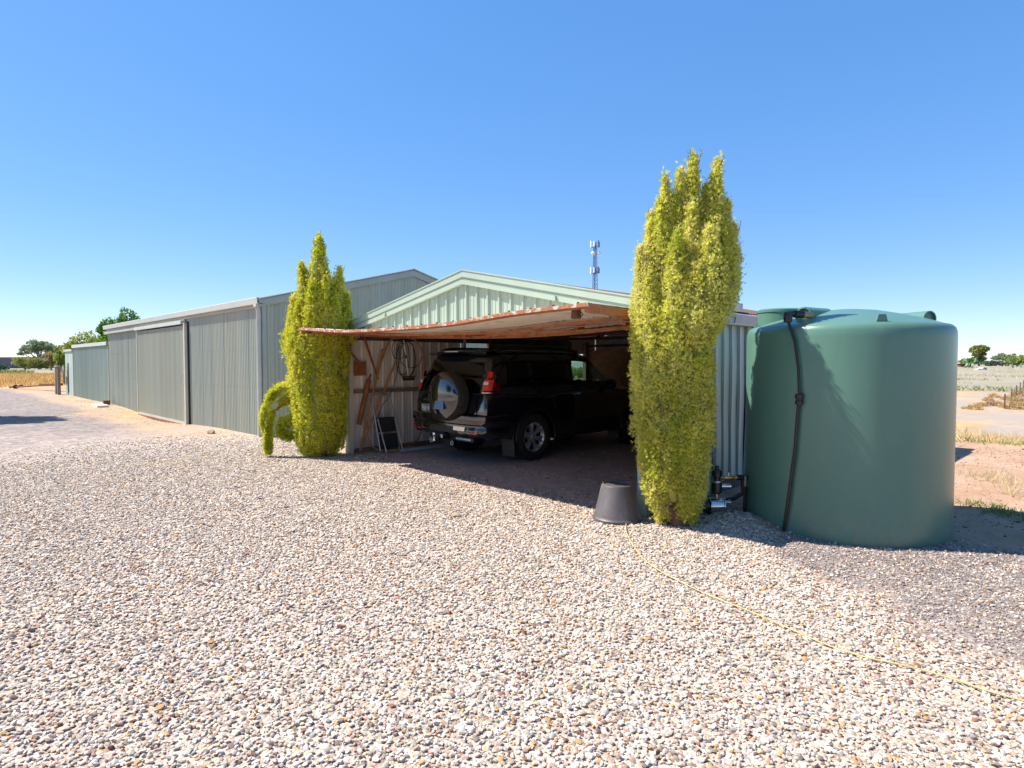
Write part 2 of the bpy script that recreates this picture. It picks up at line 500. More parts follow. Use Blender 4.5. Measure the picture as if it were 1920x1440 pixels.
def ground_material():
    t = NT('ground_soil_and_gravel')
    P = t.pos()
    def vor(scale, rnd=1.0):
        v = t.new('ShaderNodeTexVoronoi', feature='F1', voronoi_dimensions='2D')
        t.link(P, v.inputs['Vector']); v.inputs['Scale'].default_value = scale
        v.inputs['Randomness'].default_value = rnd
        sep = t.new('ShaderNodeSeparateColor'); t.link(v.outputs['Color'], sep.inputs[0])
        return v.outputs['Distance'], sep.outputs[0], sep.outputs[1]
    d1, c1, e1 = vor(40)
    d2, c2, e2 = vor(85)
    big = t.noise(P, .8, 5); mid = t.noise(P, 5, 6, .65); fine = t.noise(P, 45, 4, .7)
    # pale gravel
    gcol = t.ramp(c1, STONE_STOPS, 'CONSTANT')
    gcol = t.mix(t.mrange(d1, .35, .75), gcol, (.34,.275,.22))
    gcol = t.mix(t.mrange(mid, .3, .7, 0, .22), gcol, (.48,.39,.32))
    # grey road metal
    rcol = t.ramp(c2, GREY_STOPS, 'CONSTANT')
    rcol = t.mix(t.mrange(t.noise(P, .55, 7, .7), .42, .62, .0, .6), rcol, (.27,.24,.22))
    rcol = t.mix(t.mrange(t.noise(t.pos((.25,1.6,1)), 1.4, 5, .6), .52, .68, 0, .45), rcol, (.17,.17,.18))
    rcol = t.mix(t.mrange(t.noise(P, 6, 8, .8), .45, .62, 0, .5), rcol, (.12,.115,.115))
    rcol = t.mix(t.mrange(t.noise(P, 2.2, 8, .8), .55, .68, 0, .5), rcol, (.37,.33,.30))
    rcol = t.mix(t.mrange(d2, .45, .8), rcol, (.10,.09,.085))
    v7 = t.new('ShaderNodeTexVoronoi', feature='F1', voronoi_dimensions='2D'); t.link(P, v7.inputs['Vector']); v7.inputs['Scale'].default_value = 9
    sv7 = t.new('ShaderNodeSeparateColor'); t.link(v7.outputs['Color'], sv7.inputs[0])
    def speck(c, amt=.22):
        hv = t.new('ShaderNodeHueSaturation'); t.link(c, hv.inputs['Color'])
        t.link(t.mrange(sv7.outputs[0], 0, 1, 1-amt, 1+amt), hv.inputs['Value']); return hv.outputs[0]
    rcol = speck(t.mix(1.0, rcol, (1.28,1.20,1.15), 'MULTIPLY'), .26)
    # red soil
    soil = t.mix(t.mrange(mid, .3, .7), (.335,.192,.112), (.455,.288,.180))
    soil = t.mix(t.mrange(big, .45, .7, 0, .65), soil, (.50,.39,.285))
    pebm = t.math('MULTIPLY', t.mrange(e2, .80, .84), t.mrange(d2, .45, .35))
    soil = t.mix(t.mrange(t.noise(P, 9, 8, .8), .5, .66, 0, .45), soil, (.24,.145,.095))
    soil = t.mix(t.math('MULTIPLY', pebm, .8), soil, t.ramp(c2, GREY_STOPS, 'CONSTANT'))
    # garage floor
    fl = t.mix(t.mrange(mid, .3, .7), (.32,.225,.195), (.48,.37,.335))
    fl = t.mix(t.math('MULTIPLY', t.mrange(e1, .72, .75), t.mrange(d1, .4, .3)), fl, (.40,.36,.33))
    fl = t.mix(t.mrange(t.noise(P, 1.6, 4), .55, .75, 0, .7), fl, (.31,.26,.245))
    # purple red gravel fines
    rp = t.mix(t.mrange(mid, .3, .7), (.25,.20,.182), (.36,.305,.285))
    rp = t.mix(t.mrange(t.noise(P, 7, 8, .8), .4, .62, 0, .55), rp, (.17,.135,.125))
    rp = t.mix(t.mrange(t.noise(P, .7, 6, .7), .45, .6, 0, .6), rp, (.26,.235,.23))
    rp = t.mix(t.mrange(c2, .6, .62, 0, .6), rp, t.ramp(c2, STONE_STOPS, 'CONSTANT'))
    rp = speck(rp, .26)
    st = t.mix(t.mrange(t.noise(t.pos((1,1,1)), 1.3, 8, .7), .35, .65), (.36,.19,.055), (.62,.42,.19))
    sa = t.mix(t.mrange(mid, .3, .7), (.30,.24,.195), (.38,.32,.27))
    sa = t.mix(t.mrange(t.noise(P, .25, 6, .7), .5, .62, 0, .7), sa, (.52,.36,.16))
    sc = t.mix(t.mrange(t.noise(P, .12, 8, .75), .38, .62), (.33,.28,.215), (.235,.225,.145))
    sc = t.mix(t.mrange(t.noise(P, .6, 5, .7), .55, .7, 0, .7), sc, (.42,.36,.29))
    c = soil
    for nm, cc in (('sand', sa), ('straw', st), ('scrub', sc), ('floor', fl), ('redp', rp), ('grey', rcol), ('gravel', gcol)):
        w = t.attr('w_'+nm)
        if nm in ('grey', 'gravel', 'redp'):   # break the edge up stone by stone
            w = t.mrange(t.math('ADD', w, t.math('MULTIPLY', t.math('SUBTRACT', e1 if nm == 'gravel' else e2, .5), .75)), .3, .7)
        c = t.mix(w, c, cc)
    wg = t.attr('w_gravel')
    h = t.math('ADD', t.math('MULTIPLY', t.math('SUBTRACT', 1.0, d1), wg), t.math('MULTIPLY', fine, .6))
    h = t.math('ADD', h, t.math('MULTIPLY', t.math('SUBTRACT', 1.0, d2), .35))
    nr = t.bump(h, .8, .012)
    return t.done(t.bsdf(c, .9, 0, nr, **{'Specular IOR Level': .2}))
GM = ground_material()

def axis(lo, hi, fine_lo, fine_hi, step):
    a = list(np.arange(fine_lo, fine_hi+1e-6, step))
    s, x = step, fine_hi
    while x < hi: s *= 1.25; x += s; a.append(min(x, hi))
    s, x, b = step, fine_lo, []
    while x > lo: s *= 1.25; x -= s; b.append(max(x, lo))
    return np.array(b[::-1] + a)
gx = axis(-3500, 3500, -26, 3, .14)
gy = axis(-3500, 3500, -3, 19, .14)
GX, GY = np.meshgrid(gx, gy)
GZ = hz(GX, GY)
ZN = zones(GX, GY)
nx, ny = len(gx), len(gy)
ids = np.arange(nx*ny).reshape(ny, nx)
quads = np.stack([ids[:-1,:-1], ids[:-1,1:], ids[1:,1:], ids[1:,:-1]], -1).reshape(-1, 4)
V = np.stack([GX.ravel(), GY.ravel(), GZ.ravel()], -1)
qc = V[quads].mean(1)
zq = zones(qc[:,0], qc[:,1])
owner = np.zeros(len(quads), int)
owner[(zq['gravel'] > .45) & (zq['floor'] < .5)] = 1
owner[(zq['grey'] > .5) & (owner == 0) & (qc[:,0] < -9)] = 2
owner[(zq['grey'] > .5) & (owner == 0) & (qc[:,0] > -3.2)] = 3
owner[zq['floor'] > .5] = 4
owner[((qc[:,1] > 16) & (qc[:,0] > -40)) | (qc[:,0] < -49)] = 5
for k, nm in enumerate(('ground', 'gravel_yard', 'driveway', 'gravel_patch', 'garage_floor', 'paddock')):
    q = quads[owner == k]
    if not len(q): continue
    used, inv = np.unique(q.ravel(), return_inverse=True)
    o = np_mesh(nm, V[used], inv.reshape(-1, 4), GM, smooth=True)
    for zn, zv in ZN.items():
        at = o.data.attributes.new('w_'+zn, 'FLOAT', 'POINT')
        at.data.foreach_set('value', zv.ravel()[used].astype(np.float32))
    tag(o, kind='structure')

# ------------------------------------------------------------------ loose stones of the gravel (uncountable: one object)
def cam_rf(x, y):
    cy, sy = math.cos(R(YAW)), math.sin(R(YAW))
    return x*cy + y*sy, -x*sy + y*cy
import bmesh
stone_col = bpy.data.collections.new('stone_shapes')
def stone_material():
    t = NT('loose_stone')
    tv = t.attr('tone', 'INSTANCER')
    c = t.ramp(tv, STONE_STOPS + [(.985,(.27,.24,.225))], 'CONSTANT')
    n = t.noise(t.pos(), 90, 3, .6)
    hv = t.new('ShaderNodeHueSaturation'); t.link(c, hv.inputs['Color'])
    t.link(t.mrange(n, .3, .7, .80, 1.05), hv.inputs['Value'])
    oi = t.new('ShaderNodeObjectInfo')
    h2 = t.new('ShaderNodeHueSaturation'); t.link(hv.outputs[0], h2.inputs['Color'])
    t.link(t.mrange(oi.outputs['Random'], 0, 1, .8, 1.12), h2.inputs['Value'])
    return t.done(t.bsdf(h2.outputs[0], .8, 0, None, **{'Specular IOR Level': .3}))
SM = stone_material()
for i in range(7):
    bm = bmesh.new()
    bmesh.ops.create_icosphere(bm, subdivisions=1 if i < 5 else 2, radius=1)
    rr = random.Random(i)
    cuts = [Vector((rr.gauss(0,1), rr.gauss(0,1), rr.gauss(0,1))).normalized() for _ in range(5)]
    for v in bm.verts:
        for c in cuts:
            d = v.co.dot(c)
            if d > .62: v.co -= c*(d-.62)*.85
        v.co *= 1 + rr.uniform(-.10, .10)
        v.co.x *= 1.2; v.co.y *= .95; v.co.z *= .66
    me = bpy.data.meshes.new('stone')
    bm.to_mesh(me); bm.free()
    me.shade_smooth(); me.set_sharp_from_angle(angle=R(38))
    me.materials.append(SM)
    so = bpy.data.objects.new('stone_shape', me)
    stone_col.objects.link(so)

def scatter_stones(name, X, Y, Z, size, tone):
    n = len(X)
    me = bpy.data.meshes.new(name)
    me.vertices.add(n)
    me.vertices.foreach_set('co', np.stack([X, Y, Z], -1).astype(np.float32).ravel())
    rot = np.stack([rng.normal(0,.35,n), rng.normal(0,.35,n), rng.uniform(0,6.283,n)], -1)
    sc = size[:,None]*rng.uniform(.8, 1.2, (n,3))
    for an, av, ty in (('rot', rot, 'FLOAT_VECTOR'), ('scl', sc, 'FLOAT_VECTOR')):
        at = me.attributes.new(an, ty, 'POINT'); at.data.foreach_set('vector', av.astype(np.float32).ravel())
    at = me.attributes.new('tone', 'FLOAT', 'POINT'); at.data.foreach_set('value', tone.astype(np.float32))
    at = me.attributes.new('pick', 'INT', 'POINT'); at.data.foreach_set('value', rng.integers(0, 7, n).astype(np.int32))
    o = bpy.data.objects.new(name, me); COL.objects.link(o)
    ng = bpy.data.node_groups.new(name, 'GeometryNodeTree')
    ng.interface.new_socket('Geometry', in_out='INPUT', socket_type='NodeSocketGeometry')
    ng.interface.new_socket('Geometry', in_out='OUTPUT', socket_type='NodeSocketGeometry')
    gi = ng.nodes.new('NodeGroupInput'); go = ng.nodes.new('NodeGroupOutput')
    ci = ng.nodes.new('GeometryNodeCollectionInfo')
    ci.inputs['Collection'].default_value = stone_col
    ci.inputs['Separate Children'].default_value = True
    ci.inputs['Reset Children'].default_value = True
    ip = ng.nodes.new('GeometryNodeInstanceOnPoints')
    ip.inputs['Pick Instance'].default_value = True
    def na(nm, ty):
        nd = ng.nodes.new('GeometryNodeInputNamedAttribute'); nd.data_type = ty
        nd.inputs['Name'].default_value = nm
        return nd.outputs['Attribute']
    L = ng.links.new
    L(gi.outputs[0], ip.inputs['Points']); L(ci.outputs[0], ip.inputs['Instance'])
    L(na('pick', 'INT'), ip.inputs['Instance Index'])
    e2r = ng.nodes.new('FunctionNodeEulerToRotation')
    L(na('rot', 'FLOAT_VECTOR'), e2r.inputs[0]); L(e2r.outputs[0], ip.inputs['Rotation'])
    L(na('scl', 'FLOAT_VECTOR'), ip.inputs['Scale'])
    L(ip.outputs[0], go.inputs[0])
    md = o.modifiers.new('scatter', 'NODES'); md.node_group = ng
    return tag(o, kind='stuff')

def gen_stones():
    N = 720000
    f = np.sqrt(rng.uniform(1.6**2, 13.5**2, N))
    r = rng.uniform(-1, 1, N)*(f*.90 + .5)
    cy, sy = math.cos(R(YAW)), math.sin(R(YAW))
    X = r*cy - f*sy; Y = r*sy + f*cy
    # area density of the candidates, thinned to ~1900 per m2 near, less far away
    dens = N*2*f/(13.5**2-1.6**2)/(2*(f*.90+.5))
    want = np.interp(f, [0, 5, 8, 11, 13.5], [2800, 2800, 1900, 1000, 250])
    z = zones(X, Y)
    w = sstep(.08, .95, z['gravel'] + rng.uniform(-.08,.08,N))
    ingar = z['floor'] > .3
    w = np.where(ingar, np.maximum(w*.6, .035), w)
    w = np.maximum(w, z['grey']*np.where(X > -5, .10, .012))
    keep = rng.random(N) < w*want/dens
    # keep clear of walls
    keep &= ~((np.abs(X+9.74) < .06) & (Y > 5.4)) & ~((X < -13.0) & (Y > 5.3))
    keep &= ((X+2.08)**2 + (Y-6.72)**2) > .91**2
    X, Y, ingar = X[keep], Y[keep], ingar[keep]
    n = len(X)
    size = np.clip(rng.lognormal(math.log(.0098), .28, n), .0055, .021)
    tone = rng.random(n)
    # a few warmer patches
    tone = np.where(ingar, .6+.4*tone, tone)
    Z = hz(X, Y) + rng.uniform(-.002, .008, n)
    return scatter_stones('gravel_stones', X, Y, Z, size, tone)
gen_stones()
def gen_grey():
    N = 40000
    X = rng.uniform(-2.9, 1.2, N); Y = rng.uniform(3.9, 7.2, N)
    z = zones(X, Y)
    keep = (rng.random(N) < z['grey']*(1-z['gravel'])) & (((X+2.08)**2 + (Y-6.72)**2) > .92**2)
    X, Y = X[keep], Y[keep]; n = len(X)
    size = np.clip(rng.lognormal(math.log(.007), .3, n), .004, .014)
    tone = np.where(rng.random(n) < .70, np.where(rng.random(n) < .5, .99, .80), rng.random(n))
    scatter_stones('crushed_grey_stones', X, Y, hz(X, Y)+rng.uniform(-.002,.005,n), size, tone)
gen_grey()
def gen_clods():
    N = 3600
    X = rng.uniform(-2.9, 1.0, N); Y = rng.uniform(6.0, 14.6, N)
    keep = (((X+2.08)**2 + (Y-6.72)**2) > .93**2) & (rng.random(N) < .25+.75*vnoise(X, Y, 1.7, 8.)) & (X > -3.0+.02*Y)
    X, Y = X[keep], Y[keep]; n = len(X)
    size = np.clip(rng.lognormal(math.log(.008), .45, n), .004, .028)
    tone = np.where(rng.random(n) < .6, .87, rng.random(n))
    scatter_stones('soil_clods', X, Y, hz(X, Y)+.001, size, tone)
gen_clods()

# ================================================================== BUILDINGS
def corr(w, pitch=.09525, amp=.0142, seg=6):
    n = max(2, int(round(w/pitch*seg)))
    return [(w*i/n, amp*math.sin(2*math.pi*(w*i/n)/pitch)) for i in range(n+1)]
def ribbed(w, h=.026, flute=True):
    p = [(0, 0), (.004, 0), (.012, h), (.034, h), (.042, 0)]
    if flute:
        for q in (.40, .70):
            p += [(w*q-.010, 0), (w*q-.004, .005), (w*q+.004, .005), (w*q+.010, 0)]
    p += [(w, 0)]
    return p
def sheet(along, a0, base, out, prof, zb, zt, mb=None, bow=None):
    """a folded steel sheet standing on the line 'along', starting at a0; zb, zt: numbers or functions of the along coordinate"""
    mb = mb or MB()
    fb = zb if callable(zb) else (lambda a: zb)
    ft = zt if callable(zt) else (lambda a: zt)
    rows = 1 if bow is None else 8
    R_ = []
    for k in range(rows+1):
        row = []
        for (t, o) in prof:
            a = a0 + t
            z0, z1 = fb(a), ft(a)
            z = z0 + (z1-z0)*k/rows
            off = out*(o + (bow(k/rows, t) if bow else 0))
            row.append((a, base+off, z) if along == 'x' else (base+off, a, z))
        R_.append(row)
    mb.grid(R_)
    return mb

# ------------------------------------------------------------------ the long corrugated shed on the left
SX, SY, SW, SL = -13.06, 5.33, 7.7, 14.6       # corner, depth, length
EAVE, RIDGE = 2.93, 3.93
shed = empty('farm_shed', (SX, SY, 0))
tag(shed, 'long grey green corrugated steel farm shed with a big sliding door', 'shed')
W = .762
z0 = -.35
first = None
k = 0
x = SX - W
while x > SX - SL - .01:
    if not (-22.95 < x and x + W < -18.15):
        if first is None:
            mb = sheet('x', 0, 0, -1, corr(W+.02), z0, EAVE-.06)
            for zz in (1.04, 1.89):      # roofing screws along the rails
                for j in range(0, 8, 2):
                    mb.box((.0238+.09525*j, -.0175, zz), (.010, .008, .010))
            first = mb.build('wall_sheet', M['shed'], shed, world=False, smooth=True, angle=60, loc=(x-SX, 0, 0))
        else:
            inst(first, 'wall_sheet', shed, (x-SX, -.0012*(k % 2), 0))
    x -= W; k += 1
# gable wall sheets (facing +X), cut to the roof slope
def gable_top(y):
    return RIDGE - .12 - abs(y - (SY+SW/2))*(RIDGE-EAVE)/(SW/2)
y = SY; k = 0
while y < SY + SW - .02:
    w = min(W, SY+SW-y)
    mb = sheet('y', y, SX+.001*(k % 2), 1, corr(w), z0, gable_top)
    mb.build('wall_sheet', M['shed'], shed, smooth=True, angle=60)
    y += W; k += 1
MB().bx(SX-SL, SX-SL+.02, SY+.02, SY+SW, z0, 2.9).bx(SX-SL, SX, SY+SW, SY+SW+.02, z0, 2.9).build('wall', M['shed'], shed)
# roof, two slopes
rise = (RIDGE-EAVE)
for sgn, nm in ((-1, 'front'), (1, 'rear')):
    yc = SY + SW/2
    ye = yc + sgn*(SW/2+.06)
    ze = EAVE - .06*rise/(SW/2)
    mb = MB()
    n = int((SL+.16)/.0762*4)
    row0, row1 = [], []
    for i in range(n+1):
        xx = SX + .08 - (SL+.16)*i/n
        o = .009*math.sin(math.pi*.5*i)
        row0.append((xx, yc, RIDGE+.02+o)); row1.append((xx, ye, ze+.02+o))
    mb.grid([row0, row1])
    mb.build('roof', M['roof_zinc'], shed, smooth=True, angle=60)
MB().prism([(SX+.09, SY+SW/2-.15, RIDGE-.005), (SX+.09, SY+SW/2, RIDGE+.055), (SX+.09, SY+SW/2+.15, RIDGE-.005), (SX+.09, SY+SW/2, RIDGE+.045)], (-SL-.18, 0, 0)).build('ridge_cap', M['flash'], shed)
for sgn in (-1, 1):      # barge flashing: top fold painted white as if sunlit, and a wide face
    yc = SY + SW/2
    ye = yc + sgn*(SW/2 + .1); ze = EAVE - .1*rise/(SW/2)
    MB().prism([(SX+.03, yc, RIDGE+.045), (SX+.03, ye, ze+.045), (SX+.03, ye, ze-.13), (SX+.03, yc, RIDGE-.13)], (.03, 0, 0)).build('barge_board', M['trimstrip'], shed)
    MB().prism([(SX-.12, yc, RIDGE+.062), (SX-.12, ye, ze+.062), (SX-.12, ye, ze+.046), (SX-.12, yc, RIDGE+.046)], (.21, 0, 0)).build('barge_cap', M['litcap'], shed)
# gutter along the front eave
MB().prism([(SX+.06, SY-.02, EAVE-.09), (SX+.06, SY-.14, EAVE-.09), (SX+.06, SY-.15, EAVE+.03), (SX+.06, SY-.135, EAVE+.03), (SX+.06, SY-.125, EAVE-.075), (SX+.06, SY-.02, EAVE-.075)], (-SL-.12, 0, 0)).build('gutter', M['flash'], shed)
MB().prism([(SX+.055, SY-.152, EAVE+.031), (SX+.055, SY-.02, EAVE+.031), (SX+.055, SY-.02, EAVE+.055), (SX+.055, SY-.152, EAVE+.046)], (-SL-.11, 0, 0)).build('roof_edge_strip', M['litcap'], shed)
MB().prism([(SX, SY-.02, EAVE-.16), (SX, SY-.035, EAVE-.16), (SX, SY-.035, EAVE-.092), (SX, SY-.02, EAVE-.092)], (-SL, 0, 0)).build('fascia', M['flash_rust'], shed)
# downpipe at the corner
MB().tube([(SX-.03, SY-.10, EAVE-.07), (SX-.03, SY-.10, EAVE-.16), (SX-.03, SY-.075, EAVE-.24), (SX-.03, SY-.075, .32)], .048, 10).build('downpipe', M['flash'], shed, smooth=True)
MB().tube([(SX-.03, SY-.075, .34), (SX-.03, SY-.075, -.1)], .052, 10).build('downpipe_foot', M['flash_rust'], shed, smooth=True)
MB().bx(SX-.10, SX+.04, SY-.16, SY-.04, EAVE-.15, EAVE-.085).build('rainhead', M['flash'], shed)
MB().bx(SX-.04, SX+.022, SY-.022, SY-.012, z0, EAVE-.1).bx(SX+.010, SX+.022, SY-.010, SY+.07, z0, EAVE-.1).build('corner_flashing', M['trimstrip'], shed)
# the big sliding door, hung outside the wall
DX0, DX1 = -23.0, -17.95
door = MB().bx(DX0, DX1, SY+.02, SY+.04, -.1, 2.7).build('door_opening', M['darkhole'], shed)
sd = MB().bx(DX0+.05, DX1-.05, SY-.075, SY-.06, -.10, 2.58).build('sliding_door', M['shed_door'], shed)
dw = (DX1-DX0-.12)/6
d0 = None
for i in range(6):
    if d0 is None:
        d0 = sheet('x', 0, 0, -1, corr(dw, dw/10, .011), -.10, 2.60).build('door_sheet', M['shed_door'], sd, world=False, smooth=True, angle=60, loc=(DX0+.06-SX, SY-.09-SY, 0))
    else:
        inst(d0, 'door_sheet', sd, (DX0+.06+dw*i-SX, -.09-.0015*(i % 2), 0))
MB().bx(DX0, DX0+.055, SY-.115, SY-.055, -.12, 2.62).build('door_stile', M['flash'], sd)
MB().bx(DX1-.10, DX1, SY-.125, SY-.055, -.12, 2.66).build('door_stile', M['flash_rust'], sd)
MB().bx(DX0, DX1-.1, SY-.12, SY-.06, -.15, -.09).build('bottom_rail', M['rust'], sd)
MB().bx(DX0+.055, DX1-.1, SY-.118, SY-.06, -.09, -.03).build('bottom_channel', M['flash_rust'], sd)
MB().tube([(DX1-.20, SY-.10, 1.0), (DX1-.20, SY-.16, 1.0), (DX1-.20, SY-.16, 1.28), (DX1-.20, SY-.10, 1.28)], .012, 8).build('door_handle', M['galv'], sd)
MB().bx(DX0, DX1-.15, SY-.17, SY-.05, 2.635, 2.735).build('door_track_cover', M['flash'], shed)
MB().bx(SX-SL, DX0-.02, SY-.13, SY-.05, 2.66, 2.74).build('door_track', M['trimstrip'], shed)
MB().bx(DX1, DX1+.022, SY-.05, SY-.014, -.15, 2.70).build('door_jamb', M['darkhole'], shed)

# ------------------------------------------------------------------ lower sheds joined to its far end
LX1, LX0 = SX-SL-.02, -34.8
low = empty('lower_shed', (LX1, SY, 0))
tag(low, 'lower skillion shed with pale green wall sheets joined to the long shed', 'shed')
l0 = None
nlow = 9; lw = (LX1-LX0)/nlow
for i in range(nlow):
    if l0 is None:
        l0 = sheet('x', 0, 0, -1, [p for j in range(4) for p in [(lw*j/4+q[0], q[1]) for q in ribbed(lw/4, .02, True)[:-1]]] + [(lw, 0)], -.3, 2.24).build('wall_sheet', M['lower_shed'], low, world=False, smooth=True, angle=30, loc=(-lw*(i+1), 0, 0))
    else: inst(l0, 'wall_sheet', low, (-lw*(i+1), -.001*(i % 2), 0))
MB().bx(LX0-.06, LX1-.005, SY-.07, SY+5.5, 2.25, 2.39).build('roof', M['flash'], low)
MB().bx(LX0, LX0+.02, SY+.03, SY+5.4, -.3, 2.24).bx(LX0+.03, LX1-.03, SY+5.4, SY+5.42, -.3, 2.24).build('wall', M['lower_shed'], low)

end = empty('end_shed', (-35.8, SY, 0))
tag(end, 'lowest shed bay at the far end with a narrow dark doorway', 'shed')
MB().bx(-36.9, -36.33, SY-.03, SY, -.3, 2.1).bx(-35.98, -34.88, SY-.03, SY, -.3, 2.1).bx(-36.33, -35.98, SY-.03, SY, 1.55, 2.1).bx(-36.33, -35.98, SY-.03, SY, -.3, .12).bx(-36.92, -36.9, SY, SY+4, -.3, 2.1).build('wall', M['lower_shed'], end)
MB().bx(-36.33, -35.98, SY+.02, SY+.04, .12, 1.55).build('doorway', M['darkhole'], end)
MB().bx(-37.0, -34.87, SY-.08, SY+4.05, 2.105, 2.2).build('roof', M['flash'], end)

# timber posts and the old gate leaning by them
gp = empty('timber_gate_posts', (-37.6, 5.3, 0))
tag(gp, 'pair of weathered timber posts with a short rail beside the end shed', 'post')
MB().beam((-37.45, 5.0, -.2), (-37.45, 5.02, 1.36), .12, .14).build('post', M['timber_grey'], gp)
MB().beam((-36.72, 5.0, -.2), (-36.72, 5.0, 1.34), .13, .14).build('post', M['timber_grey'], gp)
MB().beam((-37.55, 5.0, 1.38), (-36.6, 4.98, 1.37), .16, .05).build('rail', M['timber_grey'], gp)
MB().bx(-36.62, -36.36, 5.16, 5.2, .55, 1.42).build('panel', M['timber_grey'], gp)

# rusty farm implement lying by the paddock
rp_ = empty('rusty_drawbar', (-44.6, 4.6, 0))
tag(rp_, 'rusty implement drawbar lying at the edge of the golden paddock', 'farm implement')
MB().tube([(-46.6, 4.3, .10), (-42.6, 5.1, .30)], .04, 8).build('bar', M['rust_dark'], rp_)
MB().lathe([(.02,-.05),(.13,-.04),(.13,.04),(.02,.05)], (-46.8, 4.27, .11), 'x', 12).build('coupling', M['rust_dark'], rp_)
MB().beam((-42.9, 5.03, .30), (-40.2, 5.55, .40), .2, .13).build('beam', M['rust_dark'], rp_)
MB().beam((-46.95, 4.0, .08), (-46.6, 4.6, .2), .08, .08).build('hook', M['rust_dark'], rp_)

# ------------------------------------------------------------------ the open garage
GX0, GX1, GY0, GY1 = -9.76, -3.58, 5.46, 12.5
APX, APZ, GEV = (GX0+GX1)/2 + .17, 2.84, 2.24
gar = empty('garage', (GX0, GY0, 0))
tag(gar, 'mint green steel gable garage with its rusty tilt door swung up', 'garage')
def roof_z(xx):
    if xx < APX: return APZ - (APX-xx)*(APZ-GEV)/(APX-GX0)
    return APZ - (xx-APX)*(APZ-GEV)/(GX1-APX)
# gable panels, one per pan
pw = .2178
n = int((GX1-GX0-.02)/pw)+1
for i in range(n):
    a = GX0 + .01 + pw*i
    w = min(pw, GX1-.01-a)
    if w < .06: continue
    sheet('x', a, GY0-.012, -1, ribbed(pw, .028)[:-1]+[(w, 0)] if w == pw else [(0,0),(w,0)], 2.10, lambda q: roof_z(q)-.10).build('gable_panel', M['mint'], gar)
MB().bx(GX0+.1, GX1-.1, GY0+.01, GY0+.06, 2.165, 2.22).build('lintel', M['darkbeam'], gar)
# barge: wide upper flashing with a fold, then a lower trim strip
for s_ in (0, 1):
    xa, xb = (APX, GX0-.12) if s_ == 0 else (APX, GX1+.14)
    za, zb_ = APZ, roof_z(GX0) - .024 if s_ == 0 else roof_z(GX1) - .028
    def strip(y0, y1, t, b, nm, mt):
        MB().prism([(xa, y0, za+t), (xb, y0, zb_+t), (xb, y0, zb_+b), (xa, y0, za+b)], (0, y1-y0, 0)).build(nm, mt, gar)
    strip(GY0-.085, GY0+.10, .038, .024, 'barge_cap', M['mint'])
    strip(GY0-.075, GY0-.03, .022, -.062, 'barge_board', M['mint'])
    strip(GY0-.060, GY0-.03, -.064, -.098, 'barge_return', M['mint'])
    strip(GY0-.085, GY0-.03, -.100, -.160, 'barge_trim', M['mint'])
    # small flap of folded flashing
    fx = APX + (xb-APX)*.56
    MB().bx(fx-.02, fx+.02, GY0-.11, GY0-.086, roof_z(fx)-.16, roof_z(fx)-.10).build('clip', M['mint'], gar)
# roof: sheets running from ridge to eave
def roof_slope(x0, zz0, x1, zz1, mt_top):
    y = GY0 - .06
    first_ = None
    nrm = Vector((-(zz1-zz0), 0, x1-x0)).normalized()
    if nrm.z < 0: nrm = -nrm
    while y < GY1 + .05:
        pr = corr(.762, .0762, .009, 4)
        if first_ is None:
            rows = []
            for q in (0, 1):
                xx, zz = (x0, zz0) if q == 0 else (x1, zz1)
                rows.append([(xx+nrm.x*o, t, zz+nrm.z*o) for t, o in pr])
            first_ = MB().grid(rows).build('roof_sheet', mt_top, gar, world=False, smooth=True, angle=60)
            first_.location = (0, y-GY0, 0)
            me = first_.data
            me.transform(Matrix.Translation((-GX0, 0, 0)))
        else:
            inst(first_, 'roof_sheet', gar, (0, y-GY0, 0))
        y += .762
roof_slope(APX, APZ+.012, GX0-.14, roof_z(GX0)-.03+.012, M['roof_zinc'])
roof_slope(APX, APZ+.012, GX1+.08, roof_z(GX1)-.02+.012, M['roof_rust'])
MB().bx(GX0+.1, APX, GY0+.3, GY1-.1, 0, .01).build('dummy', None, gar) if False else None
# roof lining seen from below, purlins and trusses
for xa, xb in ((APX, GX0+.04), (APX, GX1-.04)):
    za, zb_ = roof_z(xa)-.035, roof_z(xb)-.035
    MB().prism([(xa, GY0+.12, za), (xb, GY0+.12, zb_), (xb, GY0+.12, zb_+.012), (xa, GY0+.12, za+.012)], (0, GY1-GY0-.2, 0)).build('roof_lining', M['ceiling'], gar)
for yy in (GY0+1.9, GY0+3.6, GY0+5.3):
    MB().beam((GX0+.08, yy, 2.13), (GX1-.08, yy, 2.13), .05, .06).build('truss_chord', M['darkbeam'], gar)
    for q in range(5):
        xa = GX0+.5+q*1.05; xb = xa+.52; xc = xb+.52
        zt = min(roof_z(xb)-.06, 2.75)
        MB().beam((xa, yy, 2.15), (xb, yy, zt), .025, .025).beam((xb, yy, zt), (min(xc, GX1-.3), yy, 2.15), .025, .025).build('truss_web', M['darkbeam'], gar)
for xa in (GX0+1.0, GX0+2.1, GX1-2.1, GX1-1.0):
    MB().beam((xa, GY0+.14, roof_z(xa)-.075), (xa, GY1-.1, roof_z(xa)-.075), .05, .06).build('purlin', M['darkbeam'], gar)
